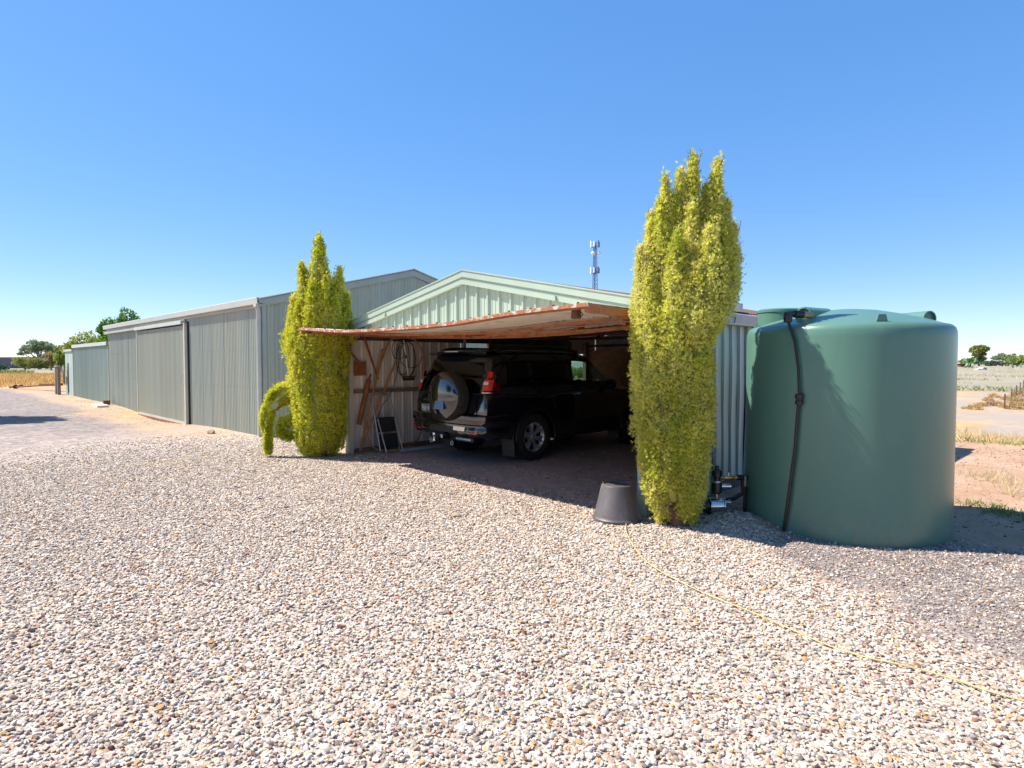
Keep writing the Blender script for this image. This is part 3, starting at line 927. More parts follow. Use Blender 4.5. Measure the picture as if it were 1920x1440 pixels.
# front posts
MB().bx(GX0-.025, GX0+.075, GY0-.035, GY0+.045, -.1, 2.2).build('post', M['mint_post'], gar)
MB().bx(GX0+.078, GX0+.118, GY0-.03, GY0+.05, -.1, 2.1).build('post_edge', M['flash_rust'], gar)
MB().bx(GX1-.085, GX1+.022, GY0-.035, GY0+.045, -.1, 2.2).build('post', M['mint_post'], gar)
MB().bx(GX0+.02, GX0+.09, 8.05, 8.12, -.05, 2.1).build('inner_post', M['flash'], gar)
MB().bx(GX0+.03, GX0+.09, 8.75, 8.81, 0, 2.12).build('inner_post', M['rust'], gar)
MB().bx(GX0+.02, GX0+.12, 11.98, 12.10, 0, 2.1).build('inner_post', M['timber'], gar)
MB().bx(GX0+.02, GX0+.10, 11.38, 11.45, 0, 2.1).build('inner_post', M['timber'], gar)
# left wall: separate pans with pale ribs seen from inside
first = rfirst = None
yy = GY0 + .06; i = 0
while yy + pw < 8.06:
    if first is None:
        first = sheet('y', 0, 0, -1, [(.02,0),(pw*.33-.008,0),(pw*.33,.006),(pw*.33+.008,0),(pw*.66-.008,0),(pw*.66,.006),(pw*.66+.008,0),(pw-.012,0)], -.1, 2.12).build('wall_panel', M['innerwall'], gar, world=False, loc=(0, yy-GY0, 0))
        rfirst = MB().bx(0, .022, -.015, .015, -.1, 2.12).build('wall_rib', M['innerrib'], gar, world=False, loc=(0, yy-GY0+.004, 0))
    else:
        inst(first, 'wall_panel', gar, (-.002*(i % 3), yy-GY0, 0))
        inst(rfirst, 'wall_rib', gar, (0, yy-GY0+.004, 0))
    yy += pw; i += 1
MB().bx(GX0-.03, GX0-.02, GY0+.05, 8.05, -.1, 2.2).build('outer_skin', M['mint_wall'], gar)
MB().bx(GX0+.014, GX0+.075, GY0+.1, 8.04, 1.055, 1.125).build('wall_rail', M['timber'], gar)
MB().bx(GX0+.014, GX0+.085, GY0+.1, 11.4, 2.0, 2.12).build('top_plate', M['darkbeam'], gar)
MB().bx(GX0+.014, GX0+.05, GY0+.1, 8.04, -.05, .07).build('bottom_plate', M['timber'], gar)
MB().bx(GX0+.0, GX0+.03, 8.13, 8.74, -.1, 1.86).build('lower_wall_panel', M['innerwall'], gar)
MB().bx(GX0-.03, GX0+.02, 8.82, 11.37, -.1, 2.055).build('green_wall_panel', M['greensheet'], gar)
MB().bx(GX0-.03, GX0+.01, 11.38, 12.14, 1.80, 2.22).bx(GX0-.03, GX0+.01, 12.141, GY1, -.1, 2.22).bx(GX0-.03, GX0+.01, 8.10, 11.37, 2.06, 2.22).build('header_panel', M['ceiling'], gar)
MB().bx(GX0-.03, GX0+.02, 11.46, 11.97, -.1, 1.05).build('sill_panel', M['innerwall'], gar)
# back wall: brown boards below, ribbed sheets above, one rail
bw = 1.03
for i in range(6):
    MB().bx(GX0+.02+bw*i, GX0+.015+bw*(i+1), GY1-.36, GY1-.345, 0, 1.9).build('back_board', M['board'], gar)
xx = GX0+.02; first = None
while xx + pw < GX1:
    if first is None:
        first = sheet('x', 0, 0, -1, ribbed(pw, .02), -.1, 2.25).build('wall_panel', M['ceiling'], gar, world=False, loc=(xx-GX0, GY1-GY0, 0))
    else: inst(first, 'wall_panel', gar, (xx-GX0, GY1-GY0, 0))
    xx += pw
MB().bx(GX0+.05, GX1-.05, GY1-.39, GY1-.34, 1.98, 2.04).build('wall_rail', M['darkbeam'], gar)
MB().prism([(GX0+.02, GY1-.03, 2.2), (GX1-.02, GY1-.03, 2.2), (APX, GY1-.03, APZ-.03)], (0, .02, 0)).build('rear_gable', M['ceiling'], gar)
# right wall: weathered mint pans, some sprung loose at the foot
yy = GY0 + .05; i = 0
while yy + pw < GY1 + .02:
    rr = random.Random(100+i)
    bo = rr.uniform(.0, .035); ph = rr.uniform(.2, .6)
    zb_ = .02 if i < 6 or i > 11 else rr.uniform(.05, .16)
    tw = rr.uniform(-.01, .02)
    bowf = lambda v, t, bo=bo, ph=ph, tw=tw: bo*math.sin(math.pi*min(1, v*.9+ph*.2))*.6 + tw*(1-v) + .004*math.sin(9*v+i)
    sheet('y', yy, GX1+.012, 1, [(0,0),(.006,0),(.016,.034),(.046,.034),(.056,0),(pw-.006,0)], zb_, 2.10, bow=bowf).build('wall_panel', M['mint_wall'], gar)
    yy += pw; i += 1
MB().bx(GX1-.03, GX1-.015, GY0+.05, GY1-.38, 0, 2.1).build('inner_lining', M['darkbeam'], gar)
# eave flashing on the right side, in two lapped lengths
MB().prism([(GX1+.13, GY0-.06, 2.09), (GX1+.15, GY0-.06, 2.20), (GX1+.05, GY0-.06, 2.235), (GX1+.04, GY0-.06, 2.225), (GX1+.135, GY0-.06, 2.19), (GX1+.12, GY0-.06, 2.10)], (0, 1.75, 0)).build('eave_flashing', M['gutter_blue'], gar)
MB().prism([(GX1+.14, GY0+1.68, 2.085), (GX1+.162, GY0+1.68, 2.195), (GX1+.055, GY0+1.68, 2.232), (GX1+.045, GY0+1.68, 2.222), (GX1+.15, GY0+1.68, 2.19), (GX1+.13, GY0+1.68, 2.09)], (0, 5.4, -.02)).build('eave_flashing', M['gutter_blue'], gar)
MB().prism([(GX1+.03, GY0, 2.07), (GX1+.14, GY0, 2.07), (GX1+.14, GY0, 2.088), (GX1+.03, GY0, 2.088)], (0, GY1-GY0-.02, -.01)).build('soffit_strip', M['flash'], gar)
MB().grid([[(GX1+.02, 7.0+.1*j, 2.27+.06*math.sin(j*.55)*math.sin(math.pi*q/3)+.03*q) for q in range(4)] for j in range(7)]).build('loose_flashing', M['roof_zinc'], gar, smooth=True)
MB().beam((GX1+.10, 7.0, 2.30), (GX1+.16, 7.09, 2.14), .006, .012).beam((GX1+.08, 7.02, 2.28), (GX1+.17, 7.12, 2.17), .006, .010).build('bent_strap', M['flash'], gar)

# tilt door, swung up: pale sheet on a red oxide frame, front edge 1.05 m out
td = empty('tilt_door', (0, 0, 0), gar)
TY0, TY1 = 4.41, 6.45
def tz(xx, yy):      # the old door sags between its ends
    v = (yy-TY0)/(TY1-TY0)
    zf = float(np.interp(xx, [-9.4,-8.9,-8.4,-7.9,-7.2,-6.2,-5.5,-5.05,-4.6,-4.1,-3.5], [2.138,2.112,2.072,2.048,2.038,2.036,2.050,2.078,2.108,2.126,2.136]))
    zr = float(np.interp(xx, [-9.4,-8.6,-7.8,-7.1,-6.4,-5.8,-5.2,-4.5,-3.5], [2.105,2.075,2.048,2.033,2.026,2.032,2.048,2.078,2.105]))
    return zf + (zr-zf)*v
TX0, TX1 = -9.34, -3.51
nd = 48
mb = MB()
rows = []
for v in range(9):
    yy = TY0 + (TY1-TY0)*v/8
    rows.append([(TX0+(TX1-TX0)*q/(nd*4), yy, tz(TX0+(TX1-TX0)*q/(nd*4), yy)+.019+.006*math.sin(q*math.pi/2)) for q in range(nd*4+1)])
mb.grid(rows).build('door_sheet', M['door_sheet'], td, smooth=True, angle=60)
def along_x(yy, dz, w, h, nm, mt, seg=22):
    mb = MB()
    for q in range(seg):
        xa = TX0+(TX1-TX0)*q/seg; xb = TX0+(TX1-TX0)*(q+1)/seg
        mb.beam((xa, yy, tz(xa, yy)+dz), (xb+.002, yy, tz(xb, yy)+dz), w, h)
    return mb.build(nm, mt, td)
along_x(TY0-.012, .004, .022, .036, 'front_edge', M['rust_white'])
along_x(TY0+.02, -.016, .04, .024, 'frame_beam', M['rust_primer'])
along_x(TY0+1.05, -.022, .05, .032, 'frame_beam', M['rust_primer'])
along_x(TY0+1.55, -.012, .018, .014, 'frame_bar', M['rust_primer'])
along_x(TY1-.03, -.032, .06, .050, 'frame_beam', M['rust_primer'])
for xx in (TX0+.03, TX1-.03):
    MB().beam((xx, TY0, tz(xx, TY0)-.03), (xx, TY1, tz(xx, TY1)-.03), .05, .07).build('frame_side', M['rust_primer'], td)
for q in range(1, 8):
    xx = TX0 + (TX1-TX0)*q/8
    MB().bx(xx-.03, xx+.03, TY0+1.55, TY0+1.70, tz(xx, TY0+1.62)-.045, tz(xx, TY0+1.62)-.005).build('cleat', M['rust_primer'], td)
for q in range(19):
    xx = TX0 + .15 + (TX1-TX0-.3)*q/18
    MB().lathe([(.014, 0), (.014, .02), (.006, .028)], (xx, TY0+.02, tz(xx, TY0)+.014), 'z', 6).build('bolt', M['darkhole'], td)
# diagonal brace bars under the sheet
MB().beam((TX0+.2, TY1-.1, tz(TX0, TY1)-.06), (APX-.4, TY0+1.15, tz(APX, TY0+1.1)-.055), .03, .03).build('brace_bar', M['rust_primer'], td)
MB().beam((TX1-.2, TY1-.1, tz(TX1, TY1)-.075), (APX+.3, TY0+1.15, tz(APX, TY0+1.1)-.055), .03, .03).build('brace_bar', M['rust_primer'], td)
# catch hanging near the front right corner
cx = TX1 - .28
MB().bx(cx-.035, cx+.035, TY0+.12, TY0+.18, tz(cx, TY0)-.10, tz(cx, TY0)-.006).build('catch', M['rust_dark'], td)
MB().tube([(cx-.04, TY0+.15, tz(cx,TY0)-.02), (cx-.07, TY0+.16, tz(cx,TY0)-.08), (cx-.03, TY0+.16, tz(cx,TY0)-.10)], .006, 5).tube([(cx+.04, TY0+.15, tz(cx,TY0)-.02), (cx+.075, TY0+.16, tz(cx,TY0)-.06), (cx+.04, TY0+.16, tz(cx,TY0)-.10)], .006, 5).build('catch_wire', M['rust_dark'], td)
MB().bx(TX0+.18, TX0+.24, TY0+.0, TY0+.08, tz(TX0, TY0)-.075, tz(TX0,TY0)-.03).build('catch', M['rust_dark'], td)
# counterbalance gear on the left: pivot bracket, arms, plate, spring box
lx = GX0+.10
MB().prism([(lx+.02, GY0+.02, 2.09), (lx+.02, GY0-.16, 2.09), (lx+.02, GY0-.13, 1.88), (lx+.02, GY0+.0, 1.78)], (.012, 0, 0)).build('pivot_bracket', M['rust'], td)
MB().beam((lx+.045, GY0-.12, 1.9), (lx+.06, 5.74, 1.46), .012, .035).build('lever_arm', M['rust'], td)
MB().beam((lx+.05, 5.70, 2.1), (lx+.07, 5.98, 1.30), .012, .04).build('lever_arm', M['rust'], td)
MB().bx(lx-.02, lx-.01, 5.55, 5.79, 1.37, 1.62).build('gear_plate', M['rust'], td)
sp = MB().tube([(lx+.05, 5.80, 1.30), (lx+.04, 5.60, .50)], .045, 10).build('spring_box', M['rust'], td, smooth=True)
MB().tube([(lx+.055, 5.80, 1.30), (lx+.06, 5.84, 1.40)], .018, 8).build('spring_hook', M['rust_dark'], td)

# ------------------------------------------------------------------ things kept along the garage's left wall
lx = GX0 + .09
def wire(name, pts, r, m, label, cat, group=None):
    # smooth the polyline
    P = [Vector(p) for p in pts]
    Q = []
    for i in range(len(P)-1):
        p0, p1, p2, p3 = P[max(i-1,0)], P[i], P[i+1], P[min(i+2,len(P)-1)]
        for s in range(8):
            t = s/8
            Q.append(.5*((2*p1)+(p2-p0)*t+(2*p0-5*p1+4*p2-p3)*t*t+(3*p1-p0-3*p2+p3)*t**3))
    Q.append(P[-1])
    o = MB().tube(Q, r, 6).build(name, m, None, smooth=True)
    if label: tag(o, label, cat, group)
    return o
# long orange hose: up from the floor, over a hook and down behind the car
wire('garden_hose', [(lx+.5, 6.25, .03), (lx+.25, 5.95, .03), (lx+.16, 5.80, .12), (lx+.10, 5.74, .35), (lx+.07, 5.78, .7), (lx+.06, 5.93, 1.2), (lx+.05, 6.12, 1.75), (lx+.05, 6.28, 2.02), (lx+.06, 6.50, 2.06), (lx+.06, 6.80, 2.03), (lx+.05, 6.98, 1.75), (lx+.04, 7.03, 1.3), (lx+.05, 7.02, .8), (lx+.08, 6.95, .35), (lx+.12, 6.78, .12), (lx+.2, 6.5, .04)], .017, M['hose_orange'], 'brown orange garden hose draped over the left garage wall', 'hose')
o = MB().beam((lx+.10, 5.60, .06), (lx+.045, 6.38, 1.62), .03, .03).build('timber_pole', M['board']); tag(o, 'slim brown timber pole leaning on the left garage wall behind the step ladder', 'pole')
o = MB().beam((lx+.12, 5.57, .04), (lx+.05, 6.10, 1.85), .035, .02).build('timber_batten', M['board']); tag(o, 'long brown batten leaning against the left garage wall beside the spring', 'batten')
for k_, (cy_, cz_, ra, rb) in enumerate(((6.55, 1.72, .20, .30), (6.60, 1.70, .26, .36), (6.72, 1.78, .30, .27), (6.42, 1.84, .14, .20))):
    pass
cab = []
for k_ in range(5):
    cy_, cz_, ra, rb = [(6.55,1.70,.15,.32),(6.62,1.66,.22,.34),(6.72,1.76,.26,.26),(6.44,1.84,.15,.17),(6.60,1.68,.19,.36)][k_]
    for a in range(16):
        t = 2*math.pi*a/16
        cab.append((lx+.02+.012*k_+.01*math.sin(3*t), cy_+ra*math.sin(t), cz_+rb*math.cos(t)))
cab += [(lx+.06, 6.38, 1.35), (lx+.06, 6.22, .98), (lx+.07, 6.05, .80), (lx+.08, 5.95, .55)]
wire('electric_cable', cab, .0065, M['black_plastic'], 'black cable looped in coils on the left garage wall', 'cable')
br = empty('broom', (lx+.03, 6.66, 1.28))
tag(br, 'white handled broom head hung upside from the beam on the left garage wall', 'broom')
MB().tube([(lx+.05, 6.56, 2.02), (lx+.05, 6.655, 1.34)], .012, 8).build('handle', M['antenna'], br)
MB().tube([(lx+.05, 6.595, 1.74), (lx+.05, 6.605, 1.68)], .017, 8).build('grip', M['black_plastic'], br)
MB().box((lx+.05, 6.66, 1.325), (.06, .26, .045)).build('head', M['rust_dark'], br)
MB().box((lx+.05, 6.66, 1.285), (.05, .24, .04)).build('bristles', M['black_plastic'], br)
# folding step ladder leaning on the wall
la = empty('step_ladder', (lx+.28, 6.02, 0))
tag(la, 'small folding two step ladder with black treads leaning on the garage wall', 'ladder')
def ladder_pt(u, h): # u across (0..1) along Y, h height
    return Vector((lx+.34-.22*h/1.0, 5.86+.40*u-.05*h*(1 if u < .5 else 1.0), h))
MB().tube([ladder_pt(0,.03), ladder_pt(0,.6), ladder_pt(0,.80)+Vector((0,.0,0)), ladder_pt(.06,.99), ladder_pt(.2,1.03), ladder_pt(.8,1.03), ladder_pt(.94,.99), ladder_pt(1,.80), ladder_pt(1,.6), ladder_pt(1,.03)], .013, 8).build('front_frame', M['galv'], la, smooth=True)
MB().tube([ladder_pt(.05,.6)+Vector((.06,0,0)), Vector((lx+.5, 5.88, .02)), Vector((lx+.5, 6.22, .02)), ladder_pt(.95,.6)+Vector((.06,0,0))], .011, 8).build('rear_frame', M['galv'], la, smooth=True)
for h in (.62, .33):
    a, b = ladder_pt(.04, h), ladder_pt(.96, h)
    MB().prism([a+Vector((.01,0,0)), b+Vector((.01,0,0)), b+Vector((.075,0,-.26)), a+Vector((.075,0,-.26))], (.018, 0, .004)).build('tread', M['step_black'], la)
# two grey pipes on the floor by the wall
for k_, (a, b, lab) in enumerate((((lx+.45, 6.22, .028), (lx+.62, 9.2, .028), 'grey plastic pipe lying on the floor nearest the left garage wall'), ((lx+.53, 6.15, .026), (lx+.78, 9.0, .026), 'grey plastic pipe lying on the floor just clear of the wall pipe'))):
    o = MB().tube([a, b], .025, 10).build('plastic_pipe', M['pipe_grey'], smooth=True); tag(o, lab, 'pipe', 'pipes on the garage floor')

# ================================================================== TANK, PUMP, POT, CORD
RT = Vector((math.cos(R(YAW)), math.sin(R(YAW)), 0))        # a sideways direction used to lay out pump fittings
TC = Vector((-2.08, 6.72, 0)); TR = .925
tank = empty('water_tank', TC)
tag(tank, 'big round green plastic rainwater tank beside the garage', 'water tank')
prof = [(TR-.01, -.2), (TR, 0), (TR+.004, .03), (TR+.002, .10), (TR, .5), (TR, 1.2), (TR, 1.84), (TR-.004, 1.90), (TR-.016, 1.935), (TR-.045, 1.962), (TR-.10, 1.975), (.70, 2.02), (.5, 2.075), (.3, 2.12), (.12, 2.14), (.001, 2.142)]
MB().lathe(prof, TC, 'z', 96, caps=False).build('body', M['tank'], tank, smooth=True, angle=50)
lid = MB().lathe([(.235, 1.94), (.235, 2.135), (.243, 2.14), (.243, 2.165), (.22, 2.178), (.001, 2.185)], TC+Vector((-.62,-.05,0)), 'z', 40, caps=False).build('inlet_lid', M['tank'], tank, smooth=True, angle=40)
def barrel_port(px, py, z, r, face_dir, L, nm='moulded_port'):
    d = Vector((face_dir[0], face_dir[1], 0)).normalized()
    up = Vector((0,0,1)); sd_ = d.cross(up)
    mb = MB(); n = 16
    c = Vector((px, py, z))
    rings = []
    for (rr, t) in ((r, -L), (r, 0), (r*.82, .004), (r*.80, -.02), (0.001, -.02)):
        rings.append([c + d*t + sd_*(rr*math.cos(math.pi*2*j/n)) + up*(rr*math.sin(math.pi*2*j/n)) for j in range(n+1)])
    mb.grid(rings)
    return mb.build(nm, M['tank'], tank, smooth=True, angle=40)
barrel_port(-2.26, 6.10, 2.06, .085, (-.25, -.97), .35)
barrel_port(-1.42, 7.02, 2.035, .075, (.55, -.35), .35)
def lug(ang, z):
    d = Vector((math.cos(ang), math.sin(ang), 0)); s_ = Vector((-d.y, d.x, 0))
    c = TC + d*(TR-.10) + Vector((0,0,z))
    pts = [c - s_*.045, c + s_*.045, c + s_*.03 + Vector((0,0,.06)), c - s_*.03 + Vector((0,0,.06))]
    MB().prism([p for p in pts], d*.03).build('lifting_lug', M['tank'], tank)
lug(math.atan2(5.85-6.72, -1.50+2.08)+.05, 1.972)
lug(math.atan2(-.30, -.9), 1.968)
# outlet elbow and hose
hp = [(-2.274,5.785,1.99), (-2.209,5.774,1.806), (-2.171,5.769,1.562), (-2.157,5.768,1.319), (-2.165,5.769,1.221), (-2.188,5.771,.827), (-2.241,5.779,.373), (-2.293,5.789,.0)]
fit = empty('tank_hose', (-2.32, 5.80, 0))
tag(fit, 'black hose running down the side of the green tank from its brass outlet', 'hose')
MB().tube([Vector(p) for p in hp[:5]], .0125, 10).build('upper_hose', M['black_plastic'], fit, smooth=True)
MB().tube([Vector(p) for p in hp[4:]], .0145, 10).build('lower_hose', M['black_plastic'], fit, smooth=True)
j = Vector(hp[3]); 
MB().lathe([(.022, -.085), (.034, -.08), (.034, -.05), (.026, -.045), (.026, -.03), (.036, -.026), (.036, .012), (.022, .018)], j + Vector((-.002, 0, -.01)), 'z', 14).build('joiner', M['black_plastic'], fit, smooth=True)
e = Vector((-2.278, 5.785, 2.03))
MB().lathe([(.02, -.05), (.036, -.045), (.04, .0), (.034, .045), (.001, .055)], e, 'z', 14).tube([e+Vector((0,0,.03)), e+Vector((.035,.045,.035))], .026, 10).build('elbow', M['black_plastic'], fit, smooth=True)
MB().tube([e+Vector((.04,.05,.03)), e+Vector((.09,.115,.025))], .036, 12).build('nut', M['black_plastic'], fit, smooth=True)
MB().tube([e+Vector((.09,.115,.025)), e+Vector((.15,.19,.02))], .030, 8).build('brass_outlet', M['brass'], fit, smooth=True)

# pump set between the cypress and the tank
def pr_(u, d, z): # u sideways, d away, from the pump foot
    return Vector((-3.00, 5.87, -.02)) + RT*u + Vector((-RT.y, RT.x, 0))*d + Vector((0,0,z))
pump = empty('water_pump', pr_(0,0,0))
tag(pump, 'stainless steel garden pump with black fittings beside the tank', 'pump')
def ucyl(prof, c, n=20):
    """lathe along the sideways axis"""
    mb = MB(); rows = []
    dv = Vector((-RT.y, RT.x, 0))
    for (r, h) in prof:
        rows.append([c + RT*h + dv*(r*math.cos(2*math.pi*j/n)) + Vector((0,0,r*math.sin(2*math.pi*j/n))) for j in range(n+1)])
    mb.grid(rows); return mb
c = pr_(.0, 0, .16)
ucyl([(.001,-.085),(.07,-.085),(.082,-.08),(.084,-.075),(.078,-.07),(.078,.055),(.084,.06),(.084,.068),(.06,.075),(.001,.08)], c).build('pump_body', M['steel'], pump, smooth=True)
ucyl([(.001,-.32),(.062,-.31),(.068,-.28),(.068,-.09),(.001,-.088)], c).build('motor', M['black_plastic'], pump, smooth=True)
ucyl([(.001,.08),(.02,.08),(.02,.115),(.026,.115),(.026,.14),(.001,.14)], c+Vector((0,0,.035)), 12).build('inlet_port', M['galv'], pump, smooth=True)
MB().lathe([(.11, -.05), (.115, .02), (.10, .05), (.07, .085), (.001, .09)], pr_(-.04, 0, 0), 'z', 20).build('foot', M['black_plastic'], pump, smooth=True)
MB().lathe([(.018, .22), (.018, .27), (.026, .27), (.026, .29), (.001, .291)], pr_(.0, 0, 0), 'z', 12).build('brass_nipple', M['brass'], pump, smooth=True)
MB().lathe([(.03, .28), (.05, .30), (.055, .38), (.05, .40), (.035, .41), (.035, .45), (.05, .46), (.05, .52), (.02, .54), (.02, .57), (.001, .575)], pr_(.0, 0, 0), 'z', 16).build('pressure_controller', M['black_plastic'], pump, smooth=True)
MB().lathe([(.052, .40), (.054, .405), (.054, .415), (.052, .42)], pr_(.0, 0, 0), 'z', 16).build('band', M['galv'], pump, smooth=True)
ucyl([(.03,-.03),(.03,.08),(.001,.08)], pr_(.06, 0, .36), 12).build('outlet_cap', M['steel'], pump, smooth=True)
v_ = empty('tap_valve', pr_(.14, .05, .44))
tag(v_, 'brass ball valve on black pipe joined to the green tank', 'valve')
ucyl([(.001,-.08),(.022,-.08),(.022,-.055),(.018,-.05),(.024,-.03),(.024,.03),(.018,.05),(.024,.055),(.024,.08),(.001,.08)], pr_(.14, .05, .44), 12).build('valve_body', M['brass'], v_, smooth=True)
MB().lathe([(.015,.02),(.015,.05),(.001,.052)], pr_(.14, .05, .44), 'z', 8).build('valve_stem', M['galv'], v_)
ucyl([(.001,.08),(.03,.08),(.03,.11),(.024,.115),(.03,.12),(.032,.16),(.024,.17),(.024,.26),(.001,.26)], pr_(.14, .05, .44), 12).build('pipe_union', M['black_plastic'], v_, smooth=True)
MB().tube([pr_(.27,.05,.44), pr_(.29,.05,.40), pr_(.29,.05,.28), pr_(.20,.06,.22), pr_(.12,.03,.21)], .022, 10).build('suction_pipe', M['black_plastic'], v_, smooth=True)
MB().beam(pr_(.28,-.02,.33), pr_(.285,-.03,.47), .01, .02).build('valve_lever', M['galv'], v_)
st = MB().beam(pr_(.27,-.03,-.05), pr_(.285,-.03,.36), .022, .03).build('black_stake', M['black_plastic']); tag(st, 'thin black stake standing in the gravel heap by the tank', 'stake')

# upturned pot
pc = Vector((-3.72, 5.15, hz1(-3.72, 5.15)))
pot = empty('plant_pot', pc)
tag(pot, 'charcoal plastic plant pot turned upside down before the garage', 'pot')
MB().lathe([(.225, -.03), (.254, -.03), (.255, .028), (.247, .036), (.237, .052), (.168, .345), (.157, .364), (.143, .369)], pc, 'z', 48, caps=False).build('wall', M['pot'], pot, smooth=True, angle=40)
MB().lathe([(.143, .369), (.136, .357), (.03, .353), (.028, .349), (.001, .349)], pc, 'z', 48, caps=False).build('base', M['pot'], pot, smooth=True, angle=40)

# yellow cord lying on the gravel
rope = [(-3.52,5.02),(-3.35,4.78),(-3.11,4.52),(-2.8,4.23),(-2.53,4.05),(-2.28,3.95),(-2.02,3.87),(-1.7,3.79),(-1.42,3.71),(-1.2,3.66),(-1.0,3.65),(-.8,3.69),(-.63,3.70),(-.48,3.69),(-.34,3.71),(0,3.74),(.5,3.7)]
o = wire('yellow_cord', [(x, y, hz1(x, y)+.018+.004*math.sin(7*x)) for x, y in rope], .0042, M['rope'], 'thin yellow cord trailing across the gravel from the upturned pot', 'cord')

# small things on the ground
def rock(x, y, s, label, mt, seed, cat='rock', sq=(1,1,.6)):
    bm = bmesh.new(); bmesh.ops.create_icosphere(bm, subdivisions=2, radius=1)
    r2 = random.Random(seed)
    for v in bm.verts:
        v.co *= 1 + r2.uniform(-.14, .14)
        v.co.x *= s*sq[0]; v.co.y *= s*sq[1]; v.co.z *= s*sq[2]
    me = bpy.data.meshes.new('rock'); bm.to_mesh(me); bm.free(); me.materials.append(mt)
    o = bpy.data.objects.new('rock', me); COL.objects.link(o); o.location = (x, y, hz1(x, y)+s*.2)
    return tag(o, label, cat)
rock(-14.6, 4.75, .11, 'brown rock lying on the dirt in front of the corrugated shed wall', M['rock'], 1, sq=(1.3,.8,.7))
o = MB().box((-26.2, 4.75, hz1(-26.2,4.75)+.03), (1.1, .35, .09)).build('concrete_block', M['concrete']); tag(o, 'pale flat concrete slab on the ground against the shed wall', 'slab')
o = MB().box((-26.95, 5.1, hz1(-27,5.1)+.06), (.2, .2, .22)).build('dark_block', M['rust_dark']); tag(o, 'small dark block at the foot of the shed wall', 'block')
rock(-4.95, 4.02, .05, 'brown dirt clod lying alone in the pale gravel', M['rock'], 4, 'clod', (1.3,.9,.55))

# ================================================================== THE CAR
CX, CY = -7.80, 6.15
car = empty('four_wheel_drive', (CX, CY, 0))
tag(car, 'black four wheel drive wagon with spare wheel on its tailgate parked in the garage', 'car')
def paintmat():
    t = NT('black_car_paint')
    n = t.mrange(t.noise(t.pos(), 3, 5), .45, .75, 0, .25)
    c = t.mix(n, (.004,.0055,.010), (.014,.014,.017))
    return t.done(t.bsdf(c, .12, 0, None, **{'Coat Weight': 1.0, 'Coat Roughness': .015, 'Coat IOR': 1.65, 'Specular IOR Level': .5}))
M['paint'] = paintmat()
def glassmat(name, tint, ref=1.0):
    t = NT(name)
    tr = t.new('ShaderNodeBsdfTransparent'); tr.inputs[0].default_value = (*tint, 1)
    gl = t.new('ShaderNodeBsdfGlossy'); gl.inputs['Roughness'].default_value = .015; gl.inputs[0].default_value = (.95,.97,.97,1)
    fr = t.new('ShaderNodeFresnel'); gg = t.new('ShaderNodeNewGeometry'); t.link(t.mrange(gg.outputs['Backfacing'], 0, 1, 1.5, 1/1.5), fr.inputs[0])
    mx = t.new('ShaderNodeMixShader'); t.link(fr.outputs[0], mx.inputs[0]); t.link(tr.outputs[0], mx.inputs[1]); t.link(gl.outputs[0], mx.inputs[2])
    return t.done(mx.outputs[0])
M['glass_clear'] = glassmat('car_glass', (.50,.68,.66))
M['glass_dark'] = glassmat('privacy_glass', (.10,.12,.12))
M['glass_rear'] = glassmat('rear_glass', (.22,.24,.23))
M['trim'] = mat('black_trim', (.012,.012,.013), .5, 0, .2, 8)
M['rubber'] = mat('tyre_rubber', (.022,.020,.019), .8, 0, .25, 10, dirt=[((.10,.075,.06), 5, .6, .8, (1,1,1))])
M['alloy'] = mat('alloy_wheel', (.62,.62,.63), .32, .75, .06, 10)
M['alloy_dark'] = mat('dark_wheel_barrel', (.05,.05,.05), .5, .5, .1, 10)
M['chrome'] = mat('chrome', (.75,.76,.78), .08, 1, .02, 10)
M['redlens'] = mat('red_lens', (.62,.012,.010), .12, 0, .08, 20, **{'Coat Weight': 1.0})
M['redlens_dark'] = mat('dark_red_lens', (.10,.003,.003), .12, 0, .08, 20, **{'Coat Weight': 1.0})
M['clearlens'] = mat('clear_lens', (.70,.70,.68), .15, .3, .05, 30)
M['plate_black'] = mat('plate_black', (.012,.012,.014), .5, 0, .05, 10)
M['plate_white'] = mat('plate_white', (.80,.80,.78), .5, 0, .03, 10)
M['mudflap'] = mat('dusty_mudflap', (.06,.052,.05), .7, 0, .15, 8)
M['seat'] = mat('dark_seat', (.03,.028,.027), .8, 0, .1, 12)
